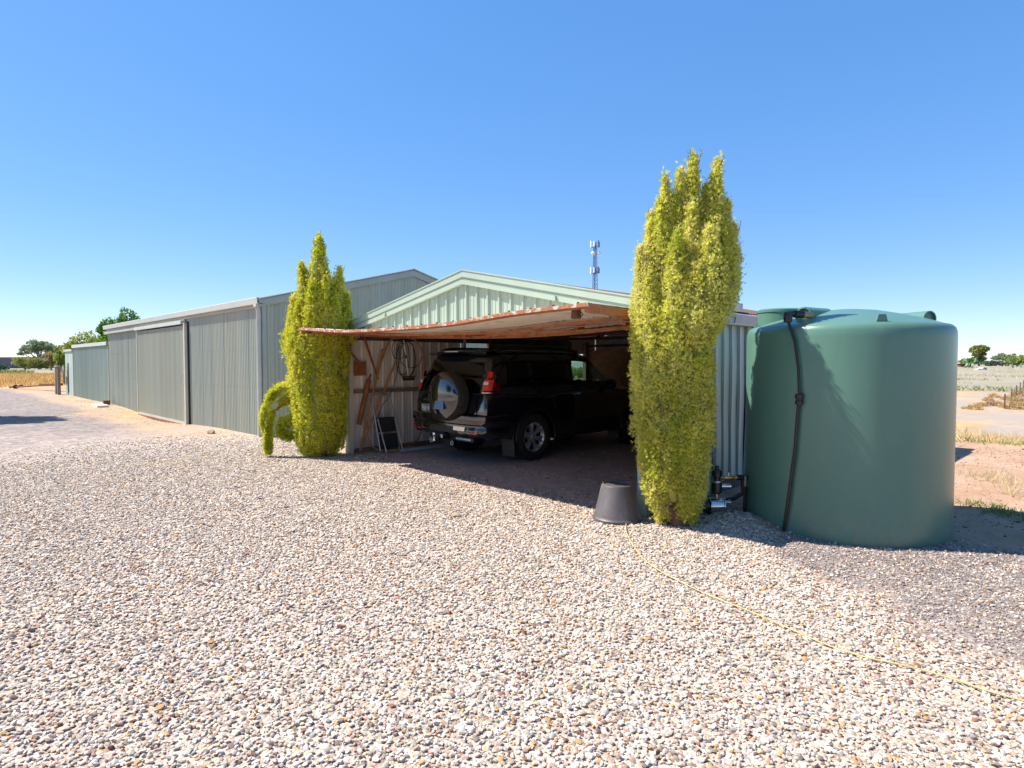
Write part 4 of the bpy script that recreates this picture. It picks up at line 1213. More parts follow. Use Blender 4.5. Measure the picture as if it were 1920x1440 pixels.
# body surface
AXR, AXF, ZW, RW = 1.09, 3.88, .385, .455
def iw(xs, ys): return lambda q: float(np.interp(q, xs, ys))
f_w = iw([0,.03,.10,.22,.45,.9,2,3.6,4.15,4.45,4.65,4.76], [.855,.885,.912,.930,.940,.945,.945,.943,.93,.88,.79,.66])
f_zt = iw([0,.06,.3,1.2,2.0,2.45,2.66,3.42,3.6,4.2,4.55,4.70,4.76], [1.745,1.785,1.815,1.83,1.825,1.80,1.765,1.22,1.185,1.14,1.06,.96,.86])
f_zb0 = iw([0,.25,.6,1.5,3.3,4.3,4.76], [.48,.43,.36,.33,.33,.36,.46])
def f_zb(y):
    z = f_zb0(y)
    for a in (AXR, AXF):
        d = abs(y-a)
        if d < RW: z = max(z, ZW+math.sqrt(RW*RW-d*d))
    return z
ROWS = 15
def sect(y):
    w, zt, zb = f_w(y), f_zt(y), f_zb(y)
    bl = min(1.10, zt-.07)
    L = lambda t: zb + (bl-zb)*t
    U = lambda v: bl + (zt-bl)*v
    fl = 0.0
    for a in (AXR, AXF):
        fl = max(fl, .022*max(0, 1-abs(abs(y-a)-RW*.4)/.55))
    return [(0, L(0)), (w-.16, L(0)), (w-.03, L(.02)), (w-.004+fl*.7, L(.14)), (w+.004+fl, L(.45)), (w+fl*.3, L(.78)), (w-.012, L(1)),
            (w-.032, U(.06)), (w-.055, U(.17)), (w-.10, U(.44)), (w-.155, U(.74)), (w-.19, U(.85)), (w-.262, U(.94)), (w-.42, U(.98)), (0, U(1))]
def shear(z): return .015 + (.02*(z-.5) if z < 1.0 else .01 + .30*((z-1.0)/.8)**1.15)
def P3(y, x, z, side=1):
    s_ = shear(z)*max(0, 1-y/1.1)**1.5
    # front end leans back a little too
    f_ = -.05*max(0, (z-.7)/.4)*max(0, (y-4.3)/.46)
    return Vector((side*x, y+s_+f_, z))
ys = set(np.round(np.arange(0, 4.77, .085), 3)) | {0, .03, .06, .10, .15, .45, 1.02, 1.10, 2.02, 2.12, 2.66, 2.70, 3.10, 3.38, 3.42, 4.65, 4.70, 4.76}
for a in (AXR, AXF):
    for d in np.linspace(-RW, RW, 17): ys.add(round(a+d, 4))
    ys.add(round(a-RW-.002, 4)); ys.add(round(a+RW+.002, 4))
ys = sorted(ys)
ys = [ys[0]] + [b for a, b in zip(ys, ys[1:]) if b-a > .0015]
S_ = [sect(y) for y in ys]
def surf(y, k, side=1, off=0.0):
    s0 = sect(y); k0 = min(int(k), ROWS-2); t = k-k0
    x = s0[k0][0]*(1-t)+s0[k0+1][0]*t; z = s0[k0][1]*(1-t)+s0[k0+1][1]*t
    p = P3(y, x, z, side)
    p.x += side*off
    return p
def region(y, k):
    """which pane the quad between row k and k+1 at y belongs to"""
    if k in (8, 9):
        if .45 <= y < 1.02: return 'quarter_window'
        if 1.10 <= y < 2.02: return 'rear_door_window'
        if 2.12 <= y < 3.10: return 'front_door_window'
    if k >= 11 and 2.70 <= y < 3.38: return 'windscreen'
    return 'body'
parts = {}
for side in (1, -1):
    for i in range(len(ys)-1):
        for k in range(ROWS-1):
            ym = (ys[i]+ys[i+1])/2
            nm = region(ym, k)
            key = (nm, side if nm not in ('body', 'windscreen') else 0)
            mb = parts.setdefault(key, MB())
            q = [P3(ys[i], *S_[i][k], side), P3(ys[i+1], *S_[i+1][k], side), P3(ys[i+1], *S_[i+1][k+1], side), P3(ys[i], *S_[i][k+1], side)]
            if side < 0: q = q[::-1]
            mb.add(q, [(0,1,2,3)])
mb = parts[('body', 0)]
for yi, i in ((ys[0], 0), (ys[-1], len(ys)-1)):
    for k in range(ROWS-1):
        q = [P3(yi, *S_[i][k], -1), P3(yi, *S_[i][k], 1), P3(yi, *S_[i][k+1], 1), P3(yi, *S_[i][k+1], -1)]
        if i: q = q[::-1]
        mb.add(q, [(0,1,2,3)])
def weld(o, smooth=True, angle=38):
    bm = bmesh.new(); bm.from_mesh(o.data)
    bmesh.ops.remove_doubles(bm, verts=bm.verts, dist=.0008)
    bm.normal_update(); bm.to_mesh(o.data); bm.free()
    if smooth:
        o.data.shade_smooth(); o.data.set_sharp_from_angle(angle=R(angle))
    return o
for (nm, side), mb in parts.items():
    mt = {'body': M['paint'], 'quarter_window': M['glass_dark'], 'rear_door_window': M['glass_dark'], 'front_door_window': M['glass_clear'], 'windscreen': M['glass_clear']}[nm]
    weld(mb.build(nm, mt, car, world=False))
def cbuild(mb, nm, mt, par=None, smooth=True, angle=40):
    return mb.build(nm, mt, par or car, world=False, smooth=smooth, angle=angle)
def patch(y0, y1, k0, k1, side, off, ny=10, nk=6):
    mb = MB()
    rows = [[surf(y0+(y1-y0)*i/ny, k0+(k1-k0)*j/nk, side, off) for j in range(nk+1)] for i in range(ny+1)]
    mb.grid(rows)
    # turned-in edge
    for line in ([r[0] for r in rows], [r[-1] for r in rows], rows[0], rows[-1]):
        mb.grid([line, [p - Vector((side*(off+.004), 0, 0)) for p in line]])
    return mb
for side in (1, -1):
    for (y0, y1) in ((1.30, 2.04), (2.10, 3.16)):
        d_ = cbuild(patch(y0+.24 if y0 < 2 else y0, y1, 3.15, 7.6, side, .003), 'door', M['paint'])
        hy = y1-.62 if y0 > 2 else y1-.70+.10
        hy = y0+.14 if y0 > 2 else y0+.36
        hp_ = surf(hy, 5.6, side, .03)
        cbuild(MB().box(hp_, (.03, .19, .028)), 'door_handle', M['paint'], d_, angle=30)
    cbuild(patch(1.62, 3.3, 3.2, 3.75, side, .02, 12, 3), 'side_moulding', M['trim'])
    # sill step
    cbuild(MB().beam((side*.88, 1.62, .36), (side*.88, 3.36, .36), .12, .05), 'side_step', M['trim'], smooth=False)
    # roof rails
    rr_ = [(side*.70, .44, 1.79), (side*.70, .54, 1.825), (side*.70, .8, 1.84), (side*.70, 1.6, 1.842), (side*.70, 2.2, 1.825), (side*.69, 2.42, 1.78)]
    cbuild(MB().tube(rr_, .03, 8), 'roof_rail', M['trim'])
    # mirrors
    cbuild(MB().lathe([(.001,-.05),(.075,-.05),(.10,-.02),(.105,.02),(.07,.075),(.001,.09)], (side*1.05, 2.98, 1.21), 'y', 16), 'wing_mirror', M['paint'])
    cbuild(MB().box((side*1.05, 2.925, 1.21), (.15, .006, .13)), 'mirror_glass', M['chrome'], smooth=False)
    cbuild(MB().beam((side*.90, 3.02, 1.16), (side*1.02, 2.99, 1.17), .06, .05), 'mirror_arm', M['trim'], smooth=False)
    # fender lip over each wheel
    for a in (AXR, AXF):
        pts = []
        for t in np.linspace(-.15, math.pi+.15, 22):
            yy, zz = a+math.cos(t)*(RW+.005), ZW+math.sin(t)*(RW+.005)
            pts.append((side*(f_w(yy)+.012), yy, max(zz, .36)))
        cbuild(MB().tube(pts, .016, 6), 'arch_lip', M['trim'])
    # tail lamp, wrapping round the corner
    yl = lambda y, z: y + shear(z)*max(0, 1-max(y,0)/1.1)**1.5
    cols = [(.79, -.016), (.845, -.012), (.882, .0), (.910, .03), (.930, .075), (.944, .14), (.950, .22)]
    def lamp(z0, z1, c0, c1, nm, mt, par=None, off=0.0, zslope=0.0):
        mb = MB(); rows = []
        for j in range(5):
            row = []
            for c_ in range(c0, c1+1):
                x, y = cols[c_]
                za, zb_ = z0, z1 - zslope*(c_-c0)
                z = za+(zb_-za)*j/4
                tx = -.10*max(0, z-1.1)
                row.append(Vector((side*(x+tx+off+.006), yl(y, z)-off-.010, z)))
            rows.append(row)
        mb.grid(rows)
        for line in (rows[0], rows[-1]):
            mb.grid([line, [Vector((p.x-side*.02, p.y+.03, p.z)) for p in line]])
        return cbuild(mb, nm, mt, par, angle=50)
    tl = lamp(1.17, 1.345, 0, 4, 'tail_light', M['redlens'])
    lamp(1.17, 1.345, 4, 6, 'side_lens', M['redlens_dark'], tl, 0, .05)
    lamp(1.362, 1.475, 1, 3, 'upper_lens', M['redlens'], tl, 0, .01)
    lamp(1.362, 1.47, 3, 5, 'upper_side_lens', M['redlens_dark'], tl, 0, .05)
    lamp(1.262, 1.312, 0, 2, 'reverse_light', M['clearlens'], tl, .006)
    lamp(1.252, 1.322, 0, 2, 'lens_surround', M['trim'], tl, .003)
    lamp(1.132, 1.152, 0, 6, 'chrome_strip', M['chrome'], tl, .004)
    # bumper reflector
    cbuild(MB().prism([Vector((side*.60, -.094, .505)), Vector((side*.80, -.076, .505)), Vector((side*.82, -.07, .565)), Vector((side*.59, -.095, .575))], (0, .02, 0)), 'reflector', M['redlens'], smooth=False)
    # mud flaps
    cbuild(MB().box((side*.80, AXR-.50, .31), (.27, .018, .40), Matrix.Rotation(R(7), 3, 'X')), 'mud_flap', M['mudflap'], smooth=False)
    cbuild(MB().box((side*.80, AXF-.49, .29), (.25, .018, .26)), 'mud_flap', M['mudflap'], smooth=False)
# wheels
def wheel(x, y, side):
    w = empty('wheel', (x, y, ZW), car)
    s_ = side
    prof = [(.235,-.105),(.25,-.122),(.30,-.136),(.345,-.134),(.372,-.118),(.385,-.09),(.388,-.03),(.388,.03),(.385,.09),(.372,.118),(.345,.134),(.30,.136),(.25,.122),(.235,.105)]
    cbuild(MB().lathe(prof, (0,0,0), 'x', 44, caps=False), 'tyre', M['rubber'], w)
    mb = MB()
    for r_, nt in ((.388, 40),):
        for i in range(nt):
            for row in (-.085, 0, .085):
                a = 2*math.pi*(i+(.5 if row == 0 else 0))/nt
                m = Matrix.Rotation(-a, 3, 'X')
                mb.box(m @ Vector((row, 0, .388)), (.06, .035, .012), m)
    cbuild(mb, 'tread', M['rubber'], w, smooth=False)
    cbuild(MB().lathe([(.215,s_*-.10),(.232,s_*-.05),(.225,s_*.05),(.238,s_*.095),(.244,s_*.112),(.236,s_*.116),(.222,s_*.10),(.205,s_*.06)], (0,0,0), 'x', 40, caps=False), 'rim', M['alloy'], w)
    cbuild(MB().lathe([(.001,s_*.0),(.21,s_*.0),(.222,s_*.04)], (0,0,0), 'x', 32, caps=False), 'brake_disc', M['alloy_dark'], w)
    cbuild(MB().lathe([(.001,s_*.098),(.035,s_*.098),(.04,s_*.09),(.075,s_*.082),(.085,s_*.06),(.09,s_*.02)], (0,0,0), 'x', 24, caps=False), 'hub', M['alloy'], w)
    for i in range(6):
        a = 2*math.pi*(i+.25)/6
        mb = MB()
        for da in (-.13, .13):
            m = Matrix.Rotation(a+da*.0, 3, 'X')
            p0 = m @ Vector((s_*.078, math.sin(da)*.075, .06))
            p1 = m @ Vector((s_*.098, math.sin(da*1.5)*.225, .228))
            mb.beam(p0, p1, .026, .03, up=(1,0,0))
        m = Matrix.Rotation(a, 3, 'X')
        mb.prism([m @ Vector((s_*.070, -.012, .06)), m @ Vector((s_*.070, .012, .06)), m @ Vector((s_*.082, .036, .225)), m @ Vector((s_*.082, -.036, .225))], (s_*.01, 0, 0))
        cbuild(mb, 'spoke', M['alloy'], w, smooth=False)
wheel(.79, AXR, 1); wheel(-.79, AXR, -1); wheel(.79, AXF, 1); wheel(-.79, AXF, -1)
# rear glass
zr0, zr1 = 1.13, 1.60
def tail(x, z, off=0.0):  # point on the tailgate plane
    return Vector((x, shear(z)-off, z))
rg = []
for j in range(6):
    z = zr0+(zr1-zr0)*j/5
    hw = .735 - .10*j/5
    rg.append([tail(hw*(-1+2*i/8), z, .008) for i in range(9)])
cbuild(MB().grid(rg), 'rear_window', M['glass_rear'])
cbuild(MB().grid([[tail(s*(.755-.105*j/5), zr0-.02+(zr1-zr0+.04)*j/5, .004) for s in (-1, -.5, 0, .5, 1)] for j in range(6)]), 'window_surround', M['trim'])
# tailgate panel and its handle
cbuild(MB().grid([[tail(.70*(-1+2*i/6), .70+.40*j/5, .012) for i in range(7)] for j in range(6)]), 'tailgate', M['paint'])
cbuild(MB().box(tail(-.30, 1.03, .03), (.62, .03, .05)), 'garnish', M['chrome'], smooth=False) if False else None
# spoiler with the high brake lamp
rows = []
for (y, z) in ((.40, 1.80), (.22, 1.815), (.10, 1.80), (.085, 1.782), (.11, 1.762), (.28, 1.745)):
    rows.append([Vector((x, y + .10*(abs(x)/.72)**3, z - .035*(abs(x)/.72)**2)) for x in np.linspace(-.72, .72, 13)])
cbuild(MB().grid(rows), 'spoiler', M['paint'])
cbuild(MB().box((0, .085, 1.781), (.34, .012, .016)), 'brake_light', M['clearlens'], smooth=False)
# bumper
plan = [(.953,.50),(.955,.30),(.950,.12),(.925,.02),(.87,-.045),(.75,-.085),(.5,-.105),(.2,-.112)]
plan = [(x, y) for x, y in plan] + [(-x, y) for x, y in plan[::-1]]
rows = []
for (z, ins) in ((.80, .06), (.79, .01), (.775, -.008), (.70, -.012), (.655, -.006), (.635, .012), (.60, .014), (.57, .0), (.50, .005), (.46, .03), (.44, .09)):
    rows.append([Vector((x*(1-ins*.5), y+ins, z)) for x, y in plan])
cbuild(MB().grid(rows), 'rear_bumper', M['paint'], angle=30)
cbuild(MB().prism([(.36,-.118,.50),(-.36,-.118,.50),(-.30,-.118,.60),(.30,-.118,.60)], (0,.02,0)), 'bumper_insert', M['trim'], smooth=False)
cbuild(MB().prism([(.56,-.120,.545),(.30,-.124,.545),(.30,-.124,.61),(.58,-.120,.61)], (0,.012,0)), 'bumper_step', M['chrome'], smooth=False)
# tow bar, ball, shackles, tag
tb = cbuild(MB().beam((0, .2, .40), (0, -.22, .40), .07, .06).beam((-.5, .05, .40), (.62, .05, .40), .06, .08), 'tow_bar', M['trim'], smooth=False)
cbuild(MB().lathe([(.03,-.10),(.018,-.09),(.018,-.03),(.012,-.02),(.025,0),(.03,.02),(.025,.042),(.001,.052)], (-.02, -.25, .45), 'z', 14), 'tow_ball', M['chrome'], tb)
for sx in (-.30, .24):
    cbuild(MB().tube([(sx+.02*math.cos(t)*1.4, -.10+.0*t, .36-.028+.035*math.sin(t)) for t in np.linspace(0, 2*math.pi, 13)], .008, 6), 'shackle', M['galv'], tb)
cbuild(MB().box((.05, -.16, .43), (.05, .008, .055)), 'wiring_tag', M['plate_white'], tb, smooth=False)
cbuild(MB().tube([(.30,-.04,.41),(.68,-.06,.41)], .03, 10), 'exhaust', M['galv'])
# spare wheel in its hard cover
sx, sz = .16, 1.075
sy = shear(1.05)-.02
spare = cbuild(MB().lathe([(.36, 0),(.392,-.03),(.398,-.12),(.392,-.19),(.375,-.222),(.36,-.232)], (sx, sy, sz), 'y', 48, caps=False), 'spare_wheel_cover', M['rubber'])
cbuild(MB().lathe([(.366,-.224),(.373,-.232),(.366,-.243),(.345,-.256),(.31,-.270),(.26,-.285),(.20,-.298),(.13,-.307),(.06,-.312),(.001,-.313)], (sx, sy, sz), 'y', 64, caps=False), 'cover_face', M['paint'], spare, angle=60)
cbuild(MB().prism([(sx-.11, sy-.309, sz-.06), (sx+.11, sy-.309, sz-.06), (sx+.14, sy-.338, sz-.20), (sx-.14, sy-.338, sz-.20)], (0, .06, .012)), 'cover_recess', M['paint'], spare, smooth=False)
# number plate and lettering
plz, plx = .845, -.50
py_ = shear(plz)-.03
plate = cbuild(MB().box((plx, py_, plz), (.372, .008, .134)), 'number_plate', M['plate_black'], smooth=False)
cbuild(MB().box((plx, py_-.005, plz+.060), (.36,.003,.005)).box((plx, py_-.005, plz-.060), (.36,.003,.005)).box((plx-.178, py_-.005, plz), (.005,.003,.12)).box((plx+.178, py_-.005, plz), (.005,.003,.12)), 'plate_border', M['plate_white'], plate, smooth=False)
def lettering(txt, size, loc, mt, par, nm, width=None):
    cu = bpy.data.curves.new(nm, 'FONT'); cu.body = txt; cu.size = size; cu.extrude = .002; cu.align_x = 'LEFT'
    if width: cu.space_character = width
    tmp = bpy.data.objects.new('tmp', cu); COL.objects.link(tmp)
    bpy.context.view_layer.update()
    me = bpy.data.meshes.new_from_object(tmp.evaluated_get(bpy.context.evaluated_depsgraph_get()))
    COL.objects.unlink(tmp); bpy.data.objects.remove(tmp)
    me.transform(Matrix.Rotation(R(90), 4, 'X'))
    me.transform(Matrix.Translation(Vector(loc)))
    me.materials.append(mt)
    o = bpy.data.objects.new(nm, me); COL.objects.link(o); o.parent = par
    return o
lettering('BJJ\u00b78', .118, (plx-.165, py_-.006, plz-.042), M['plate_white'], plate, 'plate_lettering', .95)
lettering('LANDCRUISER', .062, (-.68, shear(.985)-.015, .965), M['chrome'], car, 'badge', 1.05)
cbuild(MB().box((-.62, shear(1.24)-.016, 1.205), (.11, .004, .022)), 'badge_strip', M['chrome'], smooth=False)
# inside: seats, dash, steering wheel (right-hand drive)
for sx_ in (-.38, .38):
    cbuild(MB().box((sx_, 2.30, .75), (.50, .52, .16)).box((sx_, 2.03, 1.08), (.48, .14, .60), Matrix.Rotation(R(-12), 3, 'X')).box((sx_, 1.95, 1.44), (.26, .09, .17)), 'front_seat', M['seat'], smooth=False)
cbuild(MB().box((0, 1.45, .75), (1.4, .5, .16)).box((0, 1.2, 1.02), (1.4, .14, .5), Matrix.Rotation(R(-12), 3, 'X')), 'rear_seat', M['seat'], smooth=False)
cbuild(MB().box((0, 3.12, .95), (1.5, .36, .36)), 'dashboard', M['seat'], smooth=False)
cbuild(MB().tube([Vector((.38+.185*math.cos(t), 2.80+.06*math.sin(t), 1.10+.175*math.sin(t))) for t in np.linspace(0, 2*math.pi, 25)], .016, 8).beam((.38, 2.80, 1.10), (.38, 3.0, 1.04), .05, .05), 'steering_wheel', M['seat'])
cbuild(MB().bx(-.8, .8, .3, 4.4, .40, .46), 'floor_pan', M['trim'], smooth=False)
# front lamps and grille, turned away from the view
cbuild(MB().bx(-.5, .5, 4.735, 4.79, .62, .95), 'grille', M['chrome'], smooth=False)
for side in (1, -1):
    cbuild(MB().lathe([(.09,-.05),(.10,.0),(.07,.03),(.001,.04)], (side*.68, 4.66, .88), 'y', 16), 'headlight', M['clearlens'])

# ================================================================== VEGETATION
def spray_template():
    tris = []
    def blade(base, tip, w, nrm):
        base, tip = np.array(base, float), np.array(tip, float)
        d = tip-base; s_ = np.cross(d, nrm); s_ = s_/np.linalg.norm(s_)*w
        mid = base + d*.25
        tris.append((base+s_*.4, tip, base-s_) if len(tris) % 2 else (mid+s_, tip, base-s_*.5))
    blade((0,0,0), (0,.05,1), .13, (0,1,0))
    blade((0,0,.10), (.46,.12,.62), .12, (0,1,.2))
    blade((0,0,.20), (-.44,-.14,.74), .12, (0,1,-.2))
    blade((0,0,.08), (.12,.44,.58), .12, (1,0,.2))
    blade((0,0,.25), (-.1,-.40,.80), .12, (1,0,-.2))
    blade((0,0,.45), (.25,-.1,.95), .10, (0,1,.2))
    return np.array(tris)      # (T,3,3)
SPRAY = spray_template()

def place_sprays(P, D, L, tint, tmpl=SPRAY, rs=None):
    """P positions, D directions, L lengths"""
    rs = rs or rng
    n = len(P); T = len(tmpl)
    D = D/np.linalg.norm(D, axis=1, keepdims=True)
    ref = rs.normal(size=(n,3))
    X = np.cross(D, ref); X /= np.linalg.norm(X, axis=1, keepdims=True)+1e-9
    Y = np.cross(D, X)
    t = tmpl.reshape(-1, 3)
    W = rs.uniform(.8, 1.3, (n,1))
    V = P[:,None,:] + (X[:,None,:]*t[None,:,0:1]*W[:,:,None] + Y[:,None,:]*t[None,:,1:2]*W[:,:,None] + D[:,None,:]*t[None,:,2:3])*L[:,None,None]
    V = V.reshape(-1, 3)
    F = np.arange(len(V)).reshape(-1, 3)
    A = np.repeat(tint, T)
    return V, F, A

class Plume:
    """a spindle of foliage along a bent upright axis; radius given along it"""
    def __init__(s, pts, rad):
        s.p = np.array(pts, float); s.r = np.array(rad, float)
        s.t = np.linspace(0, 1, len(pts))
    def at(s, t): return np.stack([np.interp(t, s.t, s.p[:,i]) for i in range(3)], -1)
    def rad(s, t): return np.interp(t, s.t, s.r)
    def inside(s, Q, f):
        tt = np.linspace(0, 1, 24)
        A = s.at(tt); Rr = s.rad(tt)
        d = np.linalg.norm(Q[:,None,:]*np.array([1,1,.45]) - A[None]*np.array([1,1,.45]), axis=2)
        return (d < f*Rr[None]).any(1)

def crown(name, parent, plumes, n, mt, seed, L=(.055,.10), up=.9, outw=.55, tips=.05, drop=None, cull=.74, CS=.0155):
    rs = np.random.default_rng(seed)
    area = np.array([np.linalg.norm(np.diff(p.p, axis=0), axis=1).sum()*p.r.mean() for p in plumes])
    cnt = (n*area/area.sum()).astype(int)
    Ps, Ds, Ls, Ts = [], [], [], []
    for i, (pl, c) in enumerate(zip(plumes, cnt)):
        per = 20                                   # foliage gathers in small tufts
        nc = max(4, c//per)
        tc = rs.random(nc*4); tc = tc[rs.random(len(tc)) < (pl.rad(tc)+.02)/(pl.r.max()+.02)][:nc]
        ac = rs.uniform(0, 2*np.pi, len(tc))
        lift = rs.uniform(.90, 1.05, len(tc)) + .10*(vnoise(ac*2.2+i*9, tc*9+i*3)-.5)*2
        pk = rs.integers(0, len(tc), c)
        loose = rs.random(c) < .38                  # an even under-layer keeps the mass closed
        cs = CS*rs.uniform(.6, 1.3, len(tc))[pk]
        g = rs.normal(0, 1, (c,3))*cs[:,None]*np.array([1,1,2.5])
        t, a = tc[pk], ac[pk]
        t = np.where(loose, np.clip(t + rs.normal(0,.05,c), 0, 1), t); a = np.where(loose, rs.uniform(0, 2*np.pi, c), a)
        lf = np.where(loose, rs.uniform(.78, .95, c), lift[pk]); g = g*np.where(loose, .5, 1.)[:,None]
        ax = pl.at(np.minimum(1, t+.02)) - pl.at(np.maximum(0, t-.02))
        ax /= np.linalg.norm(ax, axis=1, keepdims=True)
        u = np.cross(ax, np.array([.31,.2,.05])+0*ax); 
        u = np.where(np.linalg.norm(u, axis=1, keepdims=True) < .05, np.cross(ax, np.array([0,0,1.])+0*ax), u)
        u /= np.linalg.norm(u, axis=1, keepdims=True)
        v = np.cross(ax, u)
        nr0 = u*np.cos(a)[:,None] + v*np.sin(a)[:,None]
        q = pl.at(t) + nr0*(pl.rad(t)*lf)[:,None] + g
        nr = nr0 + g/(cs[:,None]+1e-6)*.38
        ctint = rs.normal(0, .12, len(tc))[pk]
        keep = np.ones(len(t), bool)
        for j, o in enumerate(plumes):
            if j != i: keep &= ~o.inside(q, cull)
        if drop is not None: keep &= ~drop(q)
        q, nr, ax, t, ctint = q[keep], nr[keep], ax[keep], t[keep], ctint[keep]
        m = len(q)
        d = ax*np.where(ax[:,2:3] >= -.2, up, up*.8) + nr*outw + rs.normal(0, .28, (m,3))
        Ps.append(q); Ds.append(d); Ls.append(rs.uniform(L[0], L[1], m))
        ti = .50 + .30*(fbm(q[:,0]*1.0+q[:,1], q[:,2], 1.9, 3, i*5.)-.5)*2 + rs.normal(0, .13, m) + rs.normal(0,.06) + ctint
        Ts.append(np.clip(ti, 0, .94))
        # thin bare tips above each plume
    P = np.concatenate(Ps); D = np.concatenate(Ds); Ls = np.concatenate(Ls); T = np.concatenate(Ts)
    if tips:
        k = rs.random(len(P)) < .012
        T[k] = 1.0; 
    V, F, A = place_sprays(P, D, Ls, T, rs=rs)
    o = np_mesh(name, V, F, mt, parent, {'tint': A})
    # dense inner mass of each plume
    return o

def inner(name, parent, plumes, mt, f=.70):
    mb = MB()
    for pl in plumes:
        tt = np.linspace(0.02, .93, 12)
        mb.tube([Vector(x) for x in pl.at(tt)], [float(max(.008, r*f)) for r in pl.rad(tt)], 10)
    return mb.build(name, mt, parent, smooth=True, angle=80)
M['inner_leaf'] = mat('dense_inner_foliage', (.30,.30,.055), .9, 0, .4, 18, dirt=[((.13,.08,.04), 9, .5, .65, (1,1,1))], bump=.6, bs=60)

U_ = np.array([math.cos(R(YAW)), math.sin(R(YAW)), 0]); D_ = np.array([-math.sin(R(YAW)), math.cos(R(YAW)), 0])
def mk(base, pts, rad):
    b = np.array([base[0], base[1], 0.])
    return Plume([b + U_*u + D_*d + np.array([0,0,z]) for (u, d, z) in pts], rad)

# ---- right cypress
RB = (-3.15, 5.40)
rs_ = random.Random(11)
pl = []
# lower column: a ring of upright strands
for k in range(11):
    a = 2*math.pi*k/11 + .2
    u, d = -.075+.205*math.cos(a), .21*math.sin(a)
    lowz = .13 + .07*rs_.random()
    if math.sin(a) < -.3 and math.cos(a) < .2: lowz = .34      # the bare hollow at the front left
    topz = 1.85 + .35*rs_.random()
    pl.append(mk(RB, [(-.02+.13*math.cos(a), .13*math.sin(a), lowz-.10), (u*.80, d*.80, lowz+.25), (u*1.03, d*1.03, 1.0), (u*1.08, d*1.08, 1.6), (u*.9, d*.9, topz)], [.05, .135, .165, .165, .05]))
# strands that fork outwards above shoulder height
up_ = [((-.05,-.12,1.2), (.065,-.12,3.70), .17), ((.06,-.18,1.5), (.29,-.14,3.64), .17), ((-.10,-.12,1.4), (-.055,-.12,3.54), .15), ((-.20,-.14,1.3), (-.20,-.12,3.46), .15),
       ((-.30,-.10,1.2), (-.33,-.10,3.14), .16), ((.18,-.10,1.95), (.47,-.08,3.04), .17), ((.24,.0,2.05), (.50,.02,2.86), .15), ((-.33,-.14,1.0), (-.44,-.12,2.82), .14),
       ((.10,-.26,1.75), (.16,-.34,2.98), .20), ((-.16,-.26,1.3), (-.14,-.32,2.92), .16), ((.24,-.22,1.95), (.34,-.24,2.76), .17), ((-.02,.14,1.4), (.0,.06,2.95), .19),
       ((-.22,.16,1.2), (-.26,.12,2.55), .17), ((.14,.16,1.4), (.20,.10,2.62), .17), ((-.32,-.2,1.1), (-.37,-.22,2.55), .15), ((.02,-.32,1.75), (-.0,-.38,2.58), .16)]
up_ += [((.06,-.12,1.6), (.18,-.13,3.38), .15), ((-.12,-.14,1.5), (-.125,-.14,3.30), .14), ((.26,-.12,1.9), (.39,-.12,3.26), .14), ((-.22,-.16,1.3), (-.27,-.15,3.24), .13), ((.02,-.22,1.7), (.02,-.24,3.20), .16)]
for (b, t, r) in up_:
    b, t = np.array(b), np.array(t); t[2] -= .12
    m1 = b*.66 + t*.34 + np.array([.14*(t[0]-b[0]), .10*(t[1]-b[1]), 0]); m2 = b*.34+t*.66 + np.array([.10*(t[0]-b[0])+.008, 0, 0])
    pl.append(mk(RB, [b, m1, m2, b*.14+t*.86, b*.05+t*.95, t], [r*.45, r, r*.80, r*.36, r*.16, .006]))
cy1 = empty('golden_cypress', (RB[0], RB[1], 0))
tag(cy1, 'tall golden cypress with several pointed tips between the garage opening and green tank', 'tree')
hol = np.array([RB[0], RB[1], 0.]) + U_*(-.13) + D_*(-.20) + np.array([0,0,.27])
crown('crown', cy1, pl, 175000, M['cyp_gold'], 5, L=(.018,.043), drop=lambda q: (((q-hol)/np.array([.085,.10,.10]))**2).sum(1) < 1)
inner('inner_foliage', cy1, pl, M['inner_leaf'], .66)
b3 = Vector((RB[0], RB[1], 0))
MB().tube([b3+Vector((0,0,-.1)), b3+Vector((0,0,.06)), b3+Vector((-.02,-.02,.25)), b3+Vector((-.05,-.03,.6)), b3+Vector((-.03,0,1.5))], [.14,.095,.075,.06,.05], 14).tube([b3+Vector((-.03,-.05,.1)), b3+Vector((-.14,-.16,.30)), b3+Vector((-.10,-.12,.55))], [.05,.04,.03], 8).build('trunk', M['bark'], cy1, smooth=True)
mb = MB()
for k in range(26):
    a = Vector((-.03, -.08, .18+.3*rs_.random())) + b3
    e_ = a + Vector((-.16*rs_.random()-.02, -.20*rs_.random()-.03, .18*rs_.random()-.06))
    mid = (a+e_)/2 + Vector((rs_.uniform(-.04,.04), rs_.uniform(-.04,.04), rs_.uniform(-.02,.05)))
    mb.tube([a, mid, e_], [.007,.006,.003], 4)
tag(mb.build('bare_twigs', M['twig'], cy1), kind='stuff')
def tip_twigs(parent, tips, nm='tip_twigs'):
    mb = MB()
    for (p, n_, h) in tips:
        for k in range(n_):
            p0 = Vector(p) + Vector((rs_.uniform(-.05,.05), rs_.uniform(-.05,.05), -.08))
            p1 = p0 + Vector((rs_.uniform(-.04,.05), rs_.uniform(-.03,.04), h*rs_.uniform(.6,1.1)))
            mb.tube([p0, (p0+p1)/2+Vector((rs_.uniform(-.012,.012),0,0)), p1], [.006,.004,.0015], 4)
            for q in range(4):
                c_ = p0.lerp(p1, .4+.15*q)
                mb.tube([c_, c_+Vector((rs_.uniform(-.035,.035), rs_.uniform(-.03,.03), .03))], [.003,.001], 3)
    tag(mb.build(nm, M['twig'], parent), kind='stuff')
